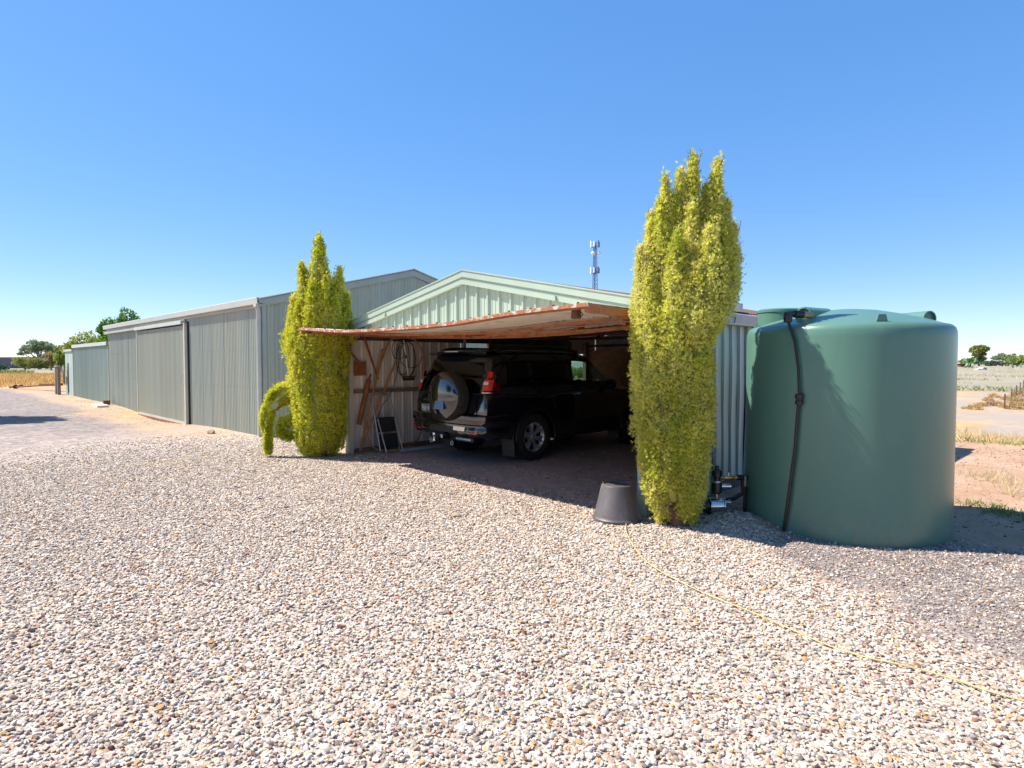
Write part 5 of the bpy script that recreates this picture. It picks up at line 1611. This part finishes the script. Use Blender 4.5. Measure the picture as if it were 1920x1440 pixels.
tip_twigs(cy1, [(tuple(pl[11+i].p[-1]), 3, .15) for i in range(8)] + [(tuple(np.array([RB[0],RB[1],0])+U_*.42+np.array([0,0,2.98])), 5, .16)])

# ---- left cypress
LB = (-9.77, 4.94)
pl2 = []
for k in range(13):
    a = 2*math.pi*k/13
    u, d = -.02+.28*math.cos(a), .25*math.sin(a)
    lowz = .10 + .12*rs_.random()
    topz = [2.6,2.9,2.5,2.8,2.6,2.4,2.3,2.6,2.7,2.5,2.9,2.6,2.75][k]
    pl2.append(mk(LB, [(-.02+.16*math.cos(a), .14*math.sin(a), lowz-.08), (u*.85, d*.85, .35), (u, d, 1.0), (u*1.08+.02*math.cos(a), d*1.08, 1.9), (u*.95, d*.9, topz*.92), (u*.8, d*.8, topz)], [.06, .16, .19, .19, .10, .015]))
for (b, t, r) in [((0,0,1.2), (.02,0,3.85), .30), ((-.12,-.12,1.4), (-.25,-.08,3.36), .19), ((.2,-.05,1.5), (.36,0,3.28), .2), ((.12,-.2,1.2), (.20,-.2,3.12), .2), ((-.05,-.25,1.0), (-.02,-.26,3.0), .22), ((-.32,-.08,1.3), (-.42,-.05,2.80), .18), ((.3,.1,1.4), (.46,.1,2.85), .18), ((.05,.2,1.2), (.1,.2,3.2), .22), ((.24,-.18,1.0), (.34,-.2,2.8), .19), ((-.2,-.22,1.0), (-.28,-.25,2.65), .19), ((-.3,.1,1.6), (-.57,.05,2.22), .12), ((-.44,-.02,1.62), (-.60,0,2.18), .085), ((.42,0,1.9), (.70,.06,2.40), .08)]:
    b, t = np.array(b), np.array(t); t[2] -= .10
    m1 = b*.6+t*.4 + np.array([.08*(t[0]-b[0]),0,0]); m2 = b*.32+t*.68
    pl2.append(mk(LB, [b, m1, m2, b*.14+t*.86, b*.05+t*.95, t], [r*.5, r, r*.70, r*.36, r*.2, .008]))
pl2.append(mk(LB, [(.16,.02,.02), (.27,.05,.25), (.32,.05,.6), (.30,.04,1.0)], [.05,.12,.13,.03]))
cy2 = empty('golden_cypress', (LB[0], LB[1], 0))
tag(cy2, 'greener pointed cypress at the garage left post with a drooping bent limb', 'tree')
crown('crown', cy2, pl2, 115000, M['cyp_left'], 6, L=(.024,.055), CS=.018)
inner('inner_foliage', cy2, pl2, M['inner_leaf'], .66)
bl = Vector((LB[0], LB[1], 0))
MB().tube([bl+Vector((0,0,-.1)), bl+Vector((0,0,.1)), bl+Vector((0,0,1.5))], [.16,.12,.06], 12).build('trunk', M['bark'], cy2, smooth=True)
def limb(pts, rad, n, seed, stem, nm='drooping_limb'):
    p = mk(LB, pts, rad)
    o = crown(nm, cy2, [p], n, M['cyp_left'], seed, L=(.022,.05), up=.35, outw=.9, CS=.014)
    mk_ = mk(LB, stem, [.02]*len(stem))
    MB().tube([Vector(x) for x in mk_.p], .022, 7).build('limb_stem', M['bark'], cy2, smooth=True)
limb([(-.50,-.02,1.20), (-.66,-.05,1.17), (-.80,-.08,1.02), (-.90,-.10,.80), (-.915,-.10,.55), (-.89,-.1,.42)], [.028,.04,.046,.05,.044,.018], 3600, 21, [(-.30,0,1.12), (-.5,-.02,1.18), (-.68,-.05,1.14), (-.82,-.08,.98)])
limb([(-.74,-.12,.80), (-.81,-.14,.62), (-.83,-.15,.40), (-.835,-.16,.22), (-.83,-.16,.09)], [.025,.04,.046,.05,.028], 3600, 22, [(-.28,-.05,.86), (-.48,-.08,.93), (-.62,-.1,.88), (-.74,-.12,.76), (-.80,-.14,.5)])
limb([(-.40,-.05,.92), (-.55,-.06,.98), (-.66,-.06,.90)], [.03,.04,.02], 1650, 23, [(-.25,0,.9), (-.5,-.05,.95)])
limb([(-.34,-.1,.62), (-.50,-.12,.64), (-.62,-.12,.56), (-.64,-.12,.42), (-.52,-.12,.36), (-.40,-.12,.38)], [.03,.042,.045,.045,.045,.03], 3000, 24, [(-.25,-.05,.55), (-.42,-.1,.56), (-.52,-.12,.50)])
tip_twigs(cy2, [(tuple(pl2[13+i].p[-1]), 3, .17) for i in (0,1,2,3)])

# ---- broad-leaved and far trees
LEAF = np.array([[(0,0,0),(.32,.05,.5),(0,0,1)],[(0,0,0),(0,0,1),(-.32,-.05,.5)]])
def tree(name, loc, label, lobes, n, leaf, mt, trunk_h, trunk_r, bark='barkgrey', seed=0, group=None, cat='tree', up=.1, fill=.55, limbs=True):
    """lobes: (dx, dy, z, rx, rz)"""
    rs = np.random.default_rng(seed)
    x0, y0 = loc; zg = hz1(x0, y0)
    t = empty(name, (x0, y0, zg))
    tag(t, label, cat, group)
    Ps, Ns = [], []
    vol = np.array([l[3]**2*l[4] for l in lobes])**.67
    for l, c in zip(lobes, (n*vol/vol.sum()).astype(int)):
        d = rs.normal(size=(c,3)); d /= np.linalg.norm(d, axis=1, keepdims=True)
        # clumps inside the lobe
        k = max(6, c//60)
        cl = rs.normal(size=(k,3)); cl /= np.linalg.norm(cl, axis=1, keepdims=True)
        cl *= rs.uniform(fill, 1.0, (k,1))
        pick = rs.integers(0, k, c)
        q = cl[pick]*.88 + d*rs.uniform(0, 1, (c,1))**.5*.30
        q = q*np.array([l[3], l[3], l[4]])
        Ps.append(q + np.array([l[0]+x0, l[1]+y0, l[2]+zg])); Ns.append(d*.7+cl[pick]*.5)
    P = np.concatenate(Ps); D = np.concatenate(Ns) + np.array([0,0,up]) + rs.normal(0,.45,P.shape)
    tint = np.clip(.5 + .3*rs.normal(size=len(P))*.7 + .35*(fbm(P[:,0]+P[:,1], P[:,2], .9/max(.4, lobes[0][3]), 3)-.5)*2, 0, 1)
    V, F, A = place_sprays(P, D, rs.uniform(.7,1.3,len(P))*leaf, tint, LEAF, rs)
    np_mesh('crown', V, F, mt, t, {'tint': A})
    mb = MB()
    b = Vector((x0, y0, zg))
    if trunk_h > 0:
        mb.tube([b+Vector((0,0,-.2)), b+Vector((trunk_r*.3,0,trunk_h*.5)), b+Vector((0,trunk_r*.3,trunk_h))], [trunk_r*1.2, trunk_r*.9, trunk_r*.7], 8)
    if limbs:
        for l in lobes:
            e_ = b + Vector((l[0], l[1], l[2]+l[4]*.3))
            s0 = b + Vector((0,0,trunk_h*.85))
            m = s0.lerp(e_, .5) + Vector((0,0,-.08*(e_-s0).length))
            mb.tube([s0, m, e_], [trunk_r*.6, trunk_r*.4, trunk_r*.15], 6)
    if mb.v: mb.build('trunk', M[bark], t, smooth=True)
    return t
def at(px, depth, lat=0):   # a spot at so many metres ahead, in the direction of a pixel column
    u = (px-960)/1147
    f = depth
    r = u*f + lat
    cy, sy = math.cos(R(YAW)), math.sin(R(YAW))
    return (r*cy - f*sy, r*sy + f*cy)
# left side
tree('leafy_tree', at(236, 42), 'bright green leafy tree rising behind the lower shed roof', [(0,0,3.6,1.25,1.3),(U_[0]*1.0,U_[1]*1.0,3.2,1.0,.9),(-U_[0]*1.0,-U_[1]*1.0,3.3,.8,.8),(-U_[0]*1.75,-U_[1]*1.75,2.9,.7,.7),(U_[0]*.2,U_[1]*.2,4.5,.7,.75),(-U_[0]*1.2,-U_[1]*1.2,4.1,.5,.5),(-U_[0]*.4,-U_[1]*.4,2.7,1.5,.8)], 9000, .17, M['leaf_fig'], 2.0, .16, seed=1)
tree('leafy_tree', at(165, 47), 'rounded yellow green tree standing over the end sheds', [(0,0,2.9,1.3,.9),(U_[0]*1.1,U_[1]*1.1,2.9,1.0,.85),(-U_[0]*.9,-U_[1]*.9,2.6,.8,.7),(U_[0]*2.0,U_[1]*2.0,2.7,.9,.8)], 5500, .17, M['leaf_lime'], 1.6, .14, seed=2)
tree('eucalypt', at(74, 128), 'broad grey green eucalypt with open domed crown beyond the golden paddock', [(0,0,4.6,2.3,1.5),(U_[0]*-2.6,U_[1]*-2.6,4.0,1.3,1.0),(U_[0]*2.4,U_[1]*2.4,4.0,1.8,1.5),(U_[0]*-1.0,U_[1]*-1.0,5.2,1.5,.8),(U_[0]*1.0,U_[1]*1.0,5.3,1.4,.7),(U_[0]*3.2,U_[1]*3.2,2.6,1.3,1.1),(U_[0]*-3.6,U_[1]*-3.6,3.3,.7,.5)], 7000, .30, M['leaf_euc'], 2.4, .3, seed=3, fill=.4)
tree('paddock_bush', at(47, 118), 'green spreading bush in front of the far purple grey shed', [(0,0,1.5,2.0,1.1),(U_[0]*2.3,U_[1]*2.3,1.3,1.9,1.2),(U_[0]*-1.8,U_[1]*-1.8,1.7,1.0,.6),(U_[0]*4.0,U_[1]*4.0,1.2,1.3,.9)], 4500, .30, M['leaf_euc_olive'], .8, .15, seed=4, cat='bush')
tree('drooping_tree', at(96, 112), 'drooping brown green tree left of the bright lime tree', [(0,0,2.5,1.0,1.1),(U_[0]*.7,U_[1]*.7,1.9,.8,1.0),(U_[0]*-.6,U_[1]*-.6,2.4,.7,.7),(0,0,1.3,.6,.8)], 2600, .28, M['leaf_brown'], 1.2, .14, seed=5)
tree('lime_tree', at(115, 106), 'bright lime green small tree near the timber gate posts', [(0,0,2.3,1.2,1.0),(U_[0]*-.3,U_[1]*-.3,3.2,.7,.8),(U_[0]*.8,U_[1]*.8,1.9,.9,.9),(U_[0]*.2,U_[1]*.2,1.3,.9,.6)], 3200, .27, M['leaf_lime'], 1.0, .14, seed=6)
tree('dark_tree', at(106, 175), 'dark distant tree showing between the eucalypt and lime tree', [(0,0,4.2,2.2,1.9),(U_[0]*2.6,U_[1]*2.6,4.6,2.0,1.7),(U_[0]*-2.4,U_[1]*-2.4,3.4,1.6,1.5),(U_[0]*-2,U_[1]*-2,1.8,3.0,1.4)], 3600, .42, M['leaf_dark'], 2.0, .25, seed=7)
tree('olive_tree', at(121, 140), 'round olive tree behind the lime tree against the shed', [(0,0,4.3,1.5,1.2),(U_[0]*1.5,U_[1]*1.5,3.9,1.5,1.3),(U_[0]*.5,U_[1]*.5,2.4,1.8,1.3)], 3000, .33, M['leaf_euc_olive'], 2, .2, seed=8)
tree('scrub_bush', at(2, 104), 'low dark bush at the foot of the far shed', [(0,0,.6,.8,.6),(U_[0]*.8,U_[1]*.8,.4,.6,.4)], 700, .26, M['leaf_dark'], .0, .05, seed=9, cat='bush', limbs=False)
fs = at(8, 150)
fsr = empty('far_shed', (fs[0], fs[1], 0))
tag(fsr, 'far purple grey shed with a pale roof across the golden paddock', 'shed')
mt4 = Matrix.Rotation(R(YAW), 3, 'Z')
MB().box((fs[0], fs[1]+2, 1.35), (13, 7, 2.9), mt4).build('wall', M['farshed'], fsr)
a4 = [mt4 @ Vector(v) + Vector((fs[0], fs[1]+2, 0)) for v in ((-7,-3.8,2.72),(7,-3.8,2.72),(7,0,3.4),(-7,0,3.4),(-7,-3.8,2.62),(7,-3.8,2.62),(7,0,3.3),(-7,0,3.3))]
MB().add(a4, [(0,1,2,3),(7,6,5,4),(0,4,5,1),(1,5,6,2),(2,6,7,3),(3,7,4,0)]).build('roof', M['farroof'], fsr)
# right side, on the scrubby rise
tree('gum_tree', at(1835, 190), 'tall open gum tree standing highest on the scrubby rise', [(0,0,5.0,1.7,1.2),(U_[0]*-1.6,U_[1]*-1.6,5.4,1.3,.9),(U_[0]*1.7,U_[1]*1.7,5.2,1.3,1.0),(U_[0]*.6,U_[1]*.6,6.0,1.5,.7),(U_[0]*-.8,U_[1]*-.8,3.9,1.3,.9),(U_[0]*1.0,U_[1]*1.0,3.5,1.3,1.0),(U_[0]*.5,U_[1]*.5,2.0,1.5,1.1),(U_[0]*-2.8,U_[1]*-2.8,4.6,.5,.3)], 6500, .36, M['leaf_euc_olive'], 2.6, .3, seed=11, fill=.4)
tree('spreading_tree', at(1879, 180), 'flat topped spreading tree right of the tall gum', [(0,0,2.7,2.2,.9),(U_[0]*1.8,U_[1]*1.8,2.1,1.6,.9),(U_[0]*-2,U_[1]*-2,2.3,1.2,.5)], 3600, .34, M['leaf_euc'], 1.4, .22, seed=12)
tree('scrub_bush', at(1906, 160), 'yellow olive bush at the right end of the skyline', [(0,0,1.7,1.8,1.3),(U_[0]*1.6,U_[1]*1.6,1.7,1.5,1.2),(U_[0]*-1.7,U_[1]*-1.7,1.2,1.2,.8)], 3600, .30, M['leaf_lime'], .6, .12, seed=13, cat='bush')
tree('scrub_bush', at(1895, 200), 'olive round bush behind the flat topped tree', [(0,0,2.9,2.0,1.2),(U_[0]*2.5,U_[1]*2.5,2.0,1.6,1.2)], 2200, .34, M['leaf_euc_olive'], .8, .12, seed=14, cat='bush')
tree('scrub_bush', at(1812, 190), 'low green bush on the skyline next to the tank edge', [(0,0,1.6,2.0,.9),(U_[0]*2.4,U_[1]*2.4,1.9,1.6,.9)], 2000, .34, M['leaf_fig'], .4, .1, seed=15, cat='bush')
tree('scrub_bush', at(1868, 172), 'dark green bush line under the flat topped tree', [(U_[0]*k_*1.8,U_[1]*k_*1.8,.7,1.5,.7) for k_ in range(-1,4)], 2600, .30, M['leaf_dark'], .2, .08, seed=16, cat='bush', limbs=False)
tree('scrub_bush', at(1850, 186), 'green low bush right under the tall gum', [(0,0,.9,1.8,.9),(U_[0]*1.9,U_[1]*1.9,.9,1.5,.8)], 1500, .32, M['leaf_dark'], .2, .08, seed=17, cat='bush', limbs=False)
# trees on the left and behind the viewpoint, outside the frame: they shade and are mirrored
tree('shade_tree', (-24.4, .05), 'leafy tree at the far left outside the picture shading the driveway', [(0,0,3.6,1.3,1.0),(.9,.4,3.0,1.0,.7),(-.8,-.6,3.1,1.0,.8)], 2600, .28, M['leaf_fig'], 1.9, .16, seed=31)
for k_, (x_, y_, s_) in enumerate(((-9,-17,1.2), (-1,-19,1.4), (8,-15,1.1), (-19,-16,1.3), (14,-6,1.2))):
    tree('yard_tree', (x_, y_), ['dark yard tree behind the viewpoint, nearest the middle', 'taller dark yard tree behind the viewpoint', 'yard tree behind the viewpoint to the right', 'yard tree behind the viewpoint to the left', 'yard tree far right of the viewpoint'][k_],
         [(0,0,4.2*s_,2.4*s_,1.8*s_),(1.8,.5,3.4*s_,1.8*s_,1.4*s_),(-1.9,-.4,3.3*s_,1.8*s_,1.4*s_)], 4200, .40, M['leaf_dark'], 2.2*s_, .22, seed=40+k_)
tree('shrub', at(1078, 62), 'green shrub outside seen through the car window and wall opening', [(0,0,.55,1.6,.5),(1.8,-1.4,.5,1.4,.45),(-1.8,1.4,.5,1.4,.45)], 2500, .22, M['leaf_euc_olive'], .3, .1, seed=51, cat='bush')

# ---- prickly pears, wreck and hut on the rise
def cactus(loc, label, n, seed, s=1.0):
    rs = random.Random(seed)
    t = empty('prickly_pear', (loc[0], loc[1], hz1(*loc)))
    tag(t, label, 'cactus')
    def pad(c, d, r):
        d = d.normalized(); s_ = d.cross(Vector((rs.uniform(-1,1), rs.uniform(-1,1), .1))).normalized(); th = d.cross(s_)
        mb = MB(); N = 10
        ring = lambda k: [c + d*(r*(1+math.cos(2*math.pi*j/N))) + s_*(r*.72*math.sin(2*math.pi*j/N))*k for j in range(N)]
        mid = c + d*r
        o1 = ring(1); 
        vs = o1 + [mid+th*r*.16, mid-th*r*.16]
        fs = [(j, (j+1) % N, N) for j in range(N)] + [((j+1) % N, j, N+1) for j in range(N)]
        return vs, fs, c + d*(2*r), d
    mb = MB(); tints = []
    heads = [(Vector((loc[0]+rs.uniform(-1,1)*s, loc[1]+rs.uniform(-1,1)*s, hz1(*loc)-.05)), Vector((rs.uniform(-.4,.4), rs.uniform(-.4,.4), 1))) for _ in range(6)]
    for k in range(n):
        c, d = heads[rs.randrange(len(heads))]
        vs, fs, tip, d2 = pad(c, d + Vector((rs.uniform(-.5,.5), rs.uniform(-.5,.5), 0)), rs.uniform(.14,.22)*s)
        mb.add(vs, fs); tints += [rs.random()]*len(fs)
        heads.append((tip, d2 + Vector((rs.uniform(-.5,.5), rs.uniform(-.5,.5), .2))))
    o = mb.build('pads', M['cactus'], t)
    a_ = o.data.attributes.new('tint', 'FLOAT', 'FACE'); a_.data.foreach_set('value', np.array(tints, dtype=np.float32))
cactus(at(1822, 118), 'grey green prickly pear clump left on the scrubby rise below the gum', 46, 1, 1.2)
cactus(at(1917, 108), 'grey green prickly pear clump at the right edge of the scrubby rise', 52, 2, 1.3)
wr = at(1845, 92)
wk = empty('wrecked_car', (wr[0], wr[1], 0)); tag(wk, 'white wrecked car lying low in the scrub on the rise', 'car')
zg = hz1(*wr)
ex, ey = Vector(U_), Vector(D_)
wk.scale = (.52, .52, .52)
W0 = Vector((wr[0], wr[1], zg))
MB().prism([W0-ex*1.9+Vector((0,0,.25)), W0+ex*1.0+Vector((0,0,.25)), W0+ex*1.0+Vector((0,0,.62)), W0-ex*.1+Vector((0,0,.72)), W0-ex*.8+Vector((0,0,.75)), W0-ex*1.9+Vector((0,0,.55))], ey*1.5).build('body', M['whitepaint'], wk)
MB().prism([W0-ex*.5+Vector((0,0,.74)), W0+ex*.9+Vector((0,0,.64)), W0+ex*.7+Vector((0,0,1.02)), W0-ex*.2+Vector((0,0,1.06))], ey*1.4).build('cabin', M['whitepaint'], wk)
MB().prism([W0-ex*.38-ey*.01+Vector((0,0,.76)), W0+ex*.78-ey*.01+Vector((0,0,.68)), W0+ex*.60-ey*.01+Vector((0,0,.97)), W0-ex*.18-ey*.01+Vector((0,0,1.0))], ey*.01).build('window', M['darkhole'], wk)
MB().tube([W0-ex*1.2-ey*.02+Vector((0,0,.3)), W0-ex*1.2+ey*.2+Vector((0,0,.3))], .3, 12).tube([W0+ex*.55-ey*.02+Vector((0,0,.3)), W0+ex*.55+ey*.2+Vector((0,0,.3))], .3, 12).build('wheel', M['darkhole'], wk)
hu = at(1805, 150)
ht = empty('old_hut', (hu[0], hu[1], 0)); tag(ht, 'low dark brown hut roofline by the tank edge on the rise', 'hut')
MB().box((hu[0], hu[1], hz1(*hu)+.45), (2.6, 2, 1.0), mt4).build('wall', M['rust_dark'], ht)
MB().box((hu[0], hu[1], hz1(*hu)+1.02), (3.2, 2.4, .12), mt4).build('roof', M['flash_rust'], ht)

# ---- paddock fence: steel posts and three wires
fe = empty('paddock_fence', (-3.17, 26.6, 0)); tag(fe, 'thin wire fence with dark steel posts running across the dry paddock', 'fence')
fp = [(-3.17,26.6), (-3.58,31.8), (-3.95,36.6), (-4.32,41.4), (-4.7,46.4)]
for x_, y_ in fp:
    z_ = hz1(x_, y_)
    MB().beam((x_, y_, z_-.1), (x_, y_, z_+.52), .04, .04).build('post', M['rust_dark'], fe)
for h_ in (.14, .28, .42):
    mb = MB()
    pts = [(-1.6, 25.0)] + fp
    for a_, b_ in zip(pts, pts[1:]):
        mb.beam((*a_, hz1(*a_)+h_), (*b_, hz1(*b_)+h_), .008, .008)
    mb.beam((fp[0][0], fp[0][1], hz1(*fp[0])+h_), (1.2, 27.6, hz1(1.2,27.6)+h_-.06), .008, .008)
    mb.build('wire', M['galv'], fe)

# ---- golden dry bushes in the paddock, one by one
def dry_bush(x, y, s, label, group, mt, seed, flat=.6, n=420):
    rs = np.random.default_rng(seed)
    t = empty('dry_bush', (x, y, hz1(x, y)))
    tag(t, label, 'bush', group)
    d = rs.normal(size=(n,3)); d[:,2] = np.abs(d[:,2])*.8+.1; d /= np.linalg.norm(d, axis=1, keepdims=True)
    r_ = rs.uniform(.35, .95, (n,1))
    P = d*r_*np.array([s, s, s*flat]) + np.array([x, y, hz1(x, y)])
    V, F, A = place_sprays(P, d+rs.normal(0,.3,d.shape), rs.uniform(.15,.3,n)*s*1.2, np.clip(rs.normal(.5,.25,n),0,1), LEAF*np.array([.4,.4,1]), rs)
    np_mesh('stems', V, F, mt, t, {'tint': A})
GB = 'golden dry bushes in the paddock'
labs = ['golden dry bush standing nearest the tank edge in the sandy paddock', 'small golden dry bush just behind the nearest golden bush', 'tiny golden bush touching the tank edge in the paddock', 'golden dry bush furthest along the row leading from the tank',
        'golden bush second furthest along the row leading from the tank', 'golden dry bush right beside the purple brown dead bush', 'golden dry bush just short of the first fence post', 'flat golden bush behind the first fence post']
for k_, (px_, dp, s_) in enumerate(((1830, 20.6, .24), (1842, 22.2, .20), (1811, 20.9, .12), (1866, 27.6, .26), (1855, 25.0, .22), (1873, 23.0, .20), (1882, 21.6, .17), (1888, 26, .22))):
    x_, y_ = at(px_, dp)
    dry_bush(x_, y_, s_, labs[k_], GB, M['gold_bush'], 60+k_, .75)
labs = ['golden dry bush beyond the wire fence nearest the viewer', 'golden bush beyond the fence at the right picture edge', 'golden dry bush in the middle row beyond the wire fence', 'golden bush beyond the fence beside the second post', 'golden dry bush furthest away beyond the wire fence']
for k_, (px_, dp, s_) in enumerate(((1905, 20.8, .34), (1920, 21.4, .34), (1913, 23.6, .40), (1902, 25.5, .34), (1914, 28.5, .42))):
    x_, y_ = at(px_, dp)
    dry_bush(x_, y_, s_, labs[k_], 'golden dry bushes beyond the fence', M['gold_bush'], 80+k_, .55)
x_, y_ = at(1858, 22.4)
dry_bush(x_, y_, .22, 'purple brown dead bush among the golden paddock bushes', None, M['dock'], 99, .8)

# ---- uncountable grasses and weeds
BLADE = np.array([[(-.035,0,0),(.035,0,0),(.0,.12,1)]])
def grass(name, X, Y, h, mt, seed, lean=.35, wid=1.0):
    rs = np.random.default_rng(seed)
    n = len(X)
    P = np.stack([X, Y, hz(X, Y)], -1)
    D = np.stack([rs.normal(0,lean,n), rs.normal(0,lean,n), np.ones(n)], -1)
    V, F, A = place_sprays(P, D, h, np.clip(rs.normal(.5,.25,n),0,1), BLADE*np.array([wid,1,1]), rs)
    o = np_mesh(name, V, F, mt, None, {'tint': A})
    return tag(o, kind='stuff')
def clumps(cx, cy, n, k, spread, seed):
    rs = np.random.default_rng(seed)
    c = np.stack([cx, cy], -1)
    p = rs.integers(0, len(c), n)
    q = c[p] + rs.normal(0, spread, (n,2))
    return q[:,0], q[:,1]
# golden field on the left
n_ = 26000
X = rng.uniform(-100, -49.5, n_); Y = rng.uniform(-8, 14, n_)
kp = (X < -50 + 2*(vnoise(X, Y, .3)-.5)) & (rng.random(n_) < .35+.65*vnoise(X, Y, .5, 5.))
X, Y = X[kp], Y[kp]
grass('golden_grass', X, Y, rng.uniform(.18,.42,len(X)), M['gold_bush'], 1, .5, 2.2)
X = rng.uniform(-118, -98, 9000); Y = rng.uniform(-14, 22, 9000)
kp = vnoise(X, Y, .25, 9.) > .42; X, Y = X[kp], Y[kp]
grass('green_weed_strip', X, Y, rng.uniform(.3,.8,len(X)), M['weed'], 2, .5, 3.0)
# right: weedy strip along the paddock edge
n_ = 9000
Y = rng.uniform(14.9, 17.4, n_); X = rng.uniform(-6, 2, n_)
kp = rng.random(n_) < sstep(14.7, 15.6, Y)*(.25+.75*sstep(.4,.6,vnoise(X, Y, 1.3, 3.)))
X, Y = X[kp], Y[kp]
grass('dry_grass_strip', X, Y, rng.uniform(.06,.22,len(X)), M['straw'], 3, .7, .8)
X = rng.uniform(-3.2, 1, 3200); Y = 15.3+rng.normal(.35,.3,3200)
kp = vnoise(X, Y, 1.6, 13.) > .5; X, Y = X[kp], Y[kp]
grass('green_weeds', X, Y, rng.uniform(.05,.18,len(X)), M['weed'], 4, .7, 1.4)
X, Y = clumps(np.array([-1.25,-1.05,-.9,-.7,-1.0,-.6]), np.array([8.55,8.45,8.3,8.25,8.2,8.0]), 750, 5, .11, 8)
grass('green_weed_patch', X, Y, rng.uniform(.02,.09,len(X)), M['weed'], 5, .9, 2.2)
X, Y = clumps(np.array([-1.55,-1.35,-1.15,-1.3,-1.0]), np.array([10.6,10.45,10.3,10.8,9.6]), 520, 5, .13, 9)
grass('dry_tuft', X, Y, rng.uniform(.06,.20,len(X)), M['straw'], 6, .6, .6)
X, Y = clumps(np.array([-2.55,-2.4,-2.2,-2.05,-2.35]), np.array([15.6,15.7,15.55,15.75,15.4]), 40, 5, .08, 10)
grass('dead_dock_stalks', X, Y, rng.uniform(.08,.24,len(X)), M['dock'], 7, .4, 1.2)
n_ = 14000
X = rng.uniform(-45, 6, n_); Y = rng.uniform(42, 150, n_)
kp = vnoise(X, Y, .18, 21.) > .52; X, Y = X[kp], Y[kp]
grass('scrub_grass', X, Y, rng.uniform(.15,.45,len(X)), M['straw'], 8, .7, 2.)
X = rng.uniform(-40, 6, 14000); Y = 42 + 98*rng.random(14000)**1.8
kp = (vnoise(X, Y, .22, 51.) > .6) | (Y < 48); X, Y = X[kp], Y[kp]
grass('scrub_weeds', X, Y, rng.uniform(.12,.34,len(X)), M['weed'], 9, .9, 3.)
# thin dry litter on the dirt along the shed and on the right
X = rng.uniform(-36, -13.2, 5200); Y = 5.2 - np.abs(rng.normal(0,.75,5200))
kp = vnoise(X, Y, .8, 61.) > .45; X, Y = X[kp], Y[kp]
grass('dry_litter', X, Y, rng.uniform(.03,.10,len(X)), M['straw'], 10, 1.4, 1.2)
X, Y = clumps(np.array([-10.9,-10.7,-10.5,-14.8,-19.5,-29.5,-30.5,-31.5]), np.array([2.55,2.8,2.95,4.6,4.2,4.6,4.7,4.5]), 900, 5, .16, 12)
grass('straw_wisps', X, Y, rng.uniform(.03,.09,len(X)), M['straw'], 11, 1.8, 1.0)
X = rng.uniform(-2.6, .8, 1500); Y = rng.uniform(7.4, 14.5, 1500)
kp = vnoise(X, Y, 1.1, 71.) > .58; X, Y = X[kp], Y[kp]
grass('twig_litter', X, Y, rng.uniform(.04,.14,len(X)), M['dock'], 12, 2.5, .5)
X, Y = clumps(np.array([-8.1,-7.7,-7.4,-5.2,-4.9,-4.6]), np.array([6.0,6.1,5.95,7.6,7.4,7.2]), 500, 5, .16, 14)
grass('hay_wisps', X, Y, rng.uniform(.04,.12,len(X)), M['straw'], 13, 3.0, .35)

# ================================================================== PHONE MAST
mx_, my_ = at(1114.5, 200)
mast = empty('phone_mast', (mx_, my_, 0)); tag(mast, 'tall dark lattice phone mast with antennas far behind the garage', 'mast')
def mp(u, d, z): return Vector((mx_, my_, z)) + Vector(U_)*u + Vector(D_)*d
def mw(z): return .50 + .75*max(0, (38-z)/38)
legs = [(-1,-.6), (1,-.6), (0,1.1)]
for (a_, b_) in legs:
    MB().tube([mp(a_*mw(z), b_*mw(z), z) for z in (0, 20, 38.5)], [.13,.11,.09], 6).build('leg', M['mast'], mast)
mb = MB(); z = 0; k = 0
while z < 38:
    for i in range(3):
        (a0, b0), (a1, b1) = legs[i], legs[(i+1) % 3]
        mb.beam(mp(a0*mw(z), b0*mw(z), z), mp(a1*mw(z+1.4), b1*mw(z+1.4), z+1.4), .07, .07)
        mb.beam(mp(a0*mw(z), b0*mw(z), z), mp(a1*mw(z), b1*mw(z), z), .06, .06)
    z += 1.4
mb.build('bracing', M['mast'], mast)
MB().tube([mp(0,0,0), mp(0,0,39.5)], .16, 6).build('cable_ladder', M['mast'], mast)
for (zc, hh) in ((39.6, 1.0), (31.2, 1.0)):
    MB().tube([mp(1.35*math.cos(t), 1.35*math.sin(t), zc-.8) for t in np.linspace(0, 2*math.pi, 13)], .10, 6).build('headframe', M['mast'], mast)
    for k, t in enumerate(np.linspace(.2, 2*math.pi+.2, 7)[:-1]):
        MB().box(mp(1.4*math.cos(t), 1.4*math.sin(t), zc), (.32, .32, 2.2 if k % 2 else 1.7)).build('panel_antenna', M['antenna'] if math.cos(t) < .3 else M['mast'], mast)
for (u, d, z, r) in ((-.75, -1.0, 36.6, .62), (1.5, -.7, 36.6, .6)):
    rows = []
    cc = mp(u, d, z); dv = (-Vector(D_) + Vector(U_)*(-.3 if u < 0 else .8)).normalized(); sv = dv.cross(Vector((0,0,1))).normalized()
    for (rr, h) in ((.001,.15),(r*.7,.12),(r,0),(r,-.3),(.001,-.35)):
        rows.append([cc + dv*h + sv*(rr*math.cos(t)) + Vector((0,0,rr*math.sin(t))) for t in np.linspace(0, 2*math.pi, 15)])
    MB().grid(rows).build('dish', M['antenna'], mast, smooth=True)
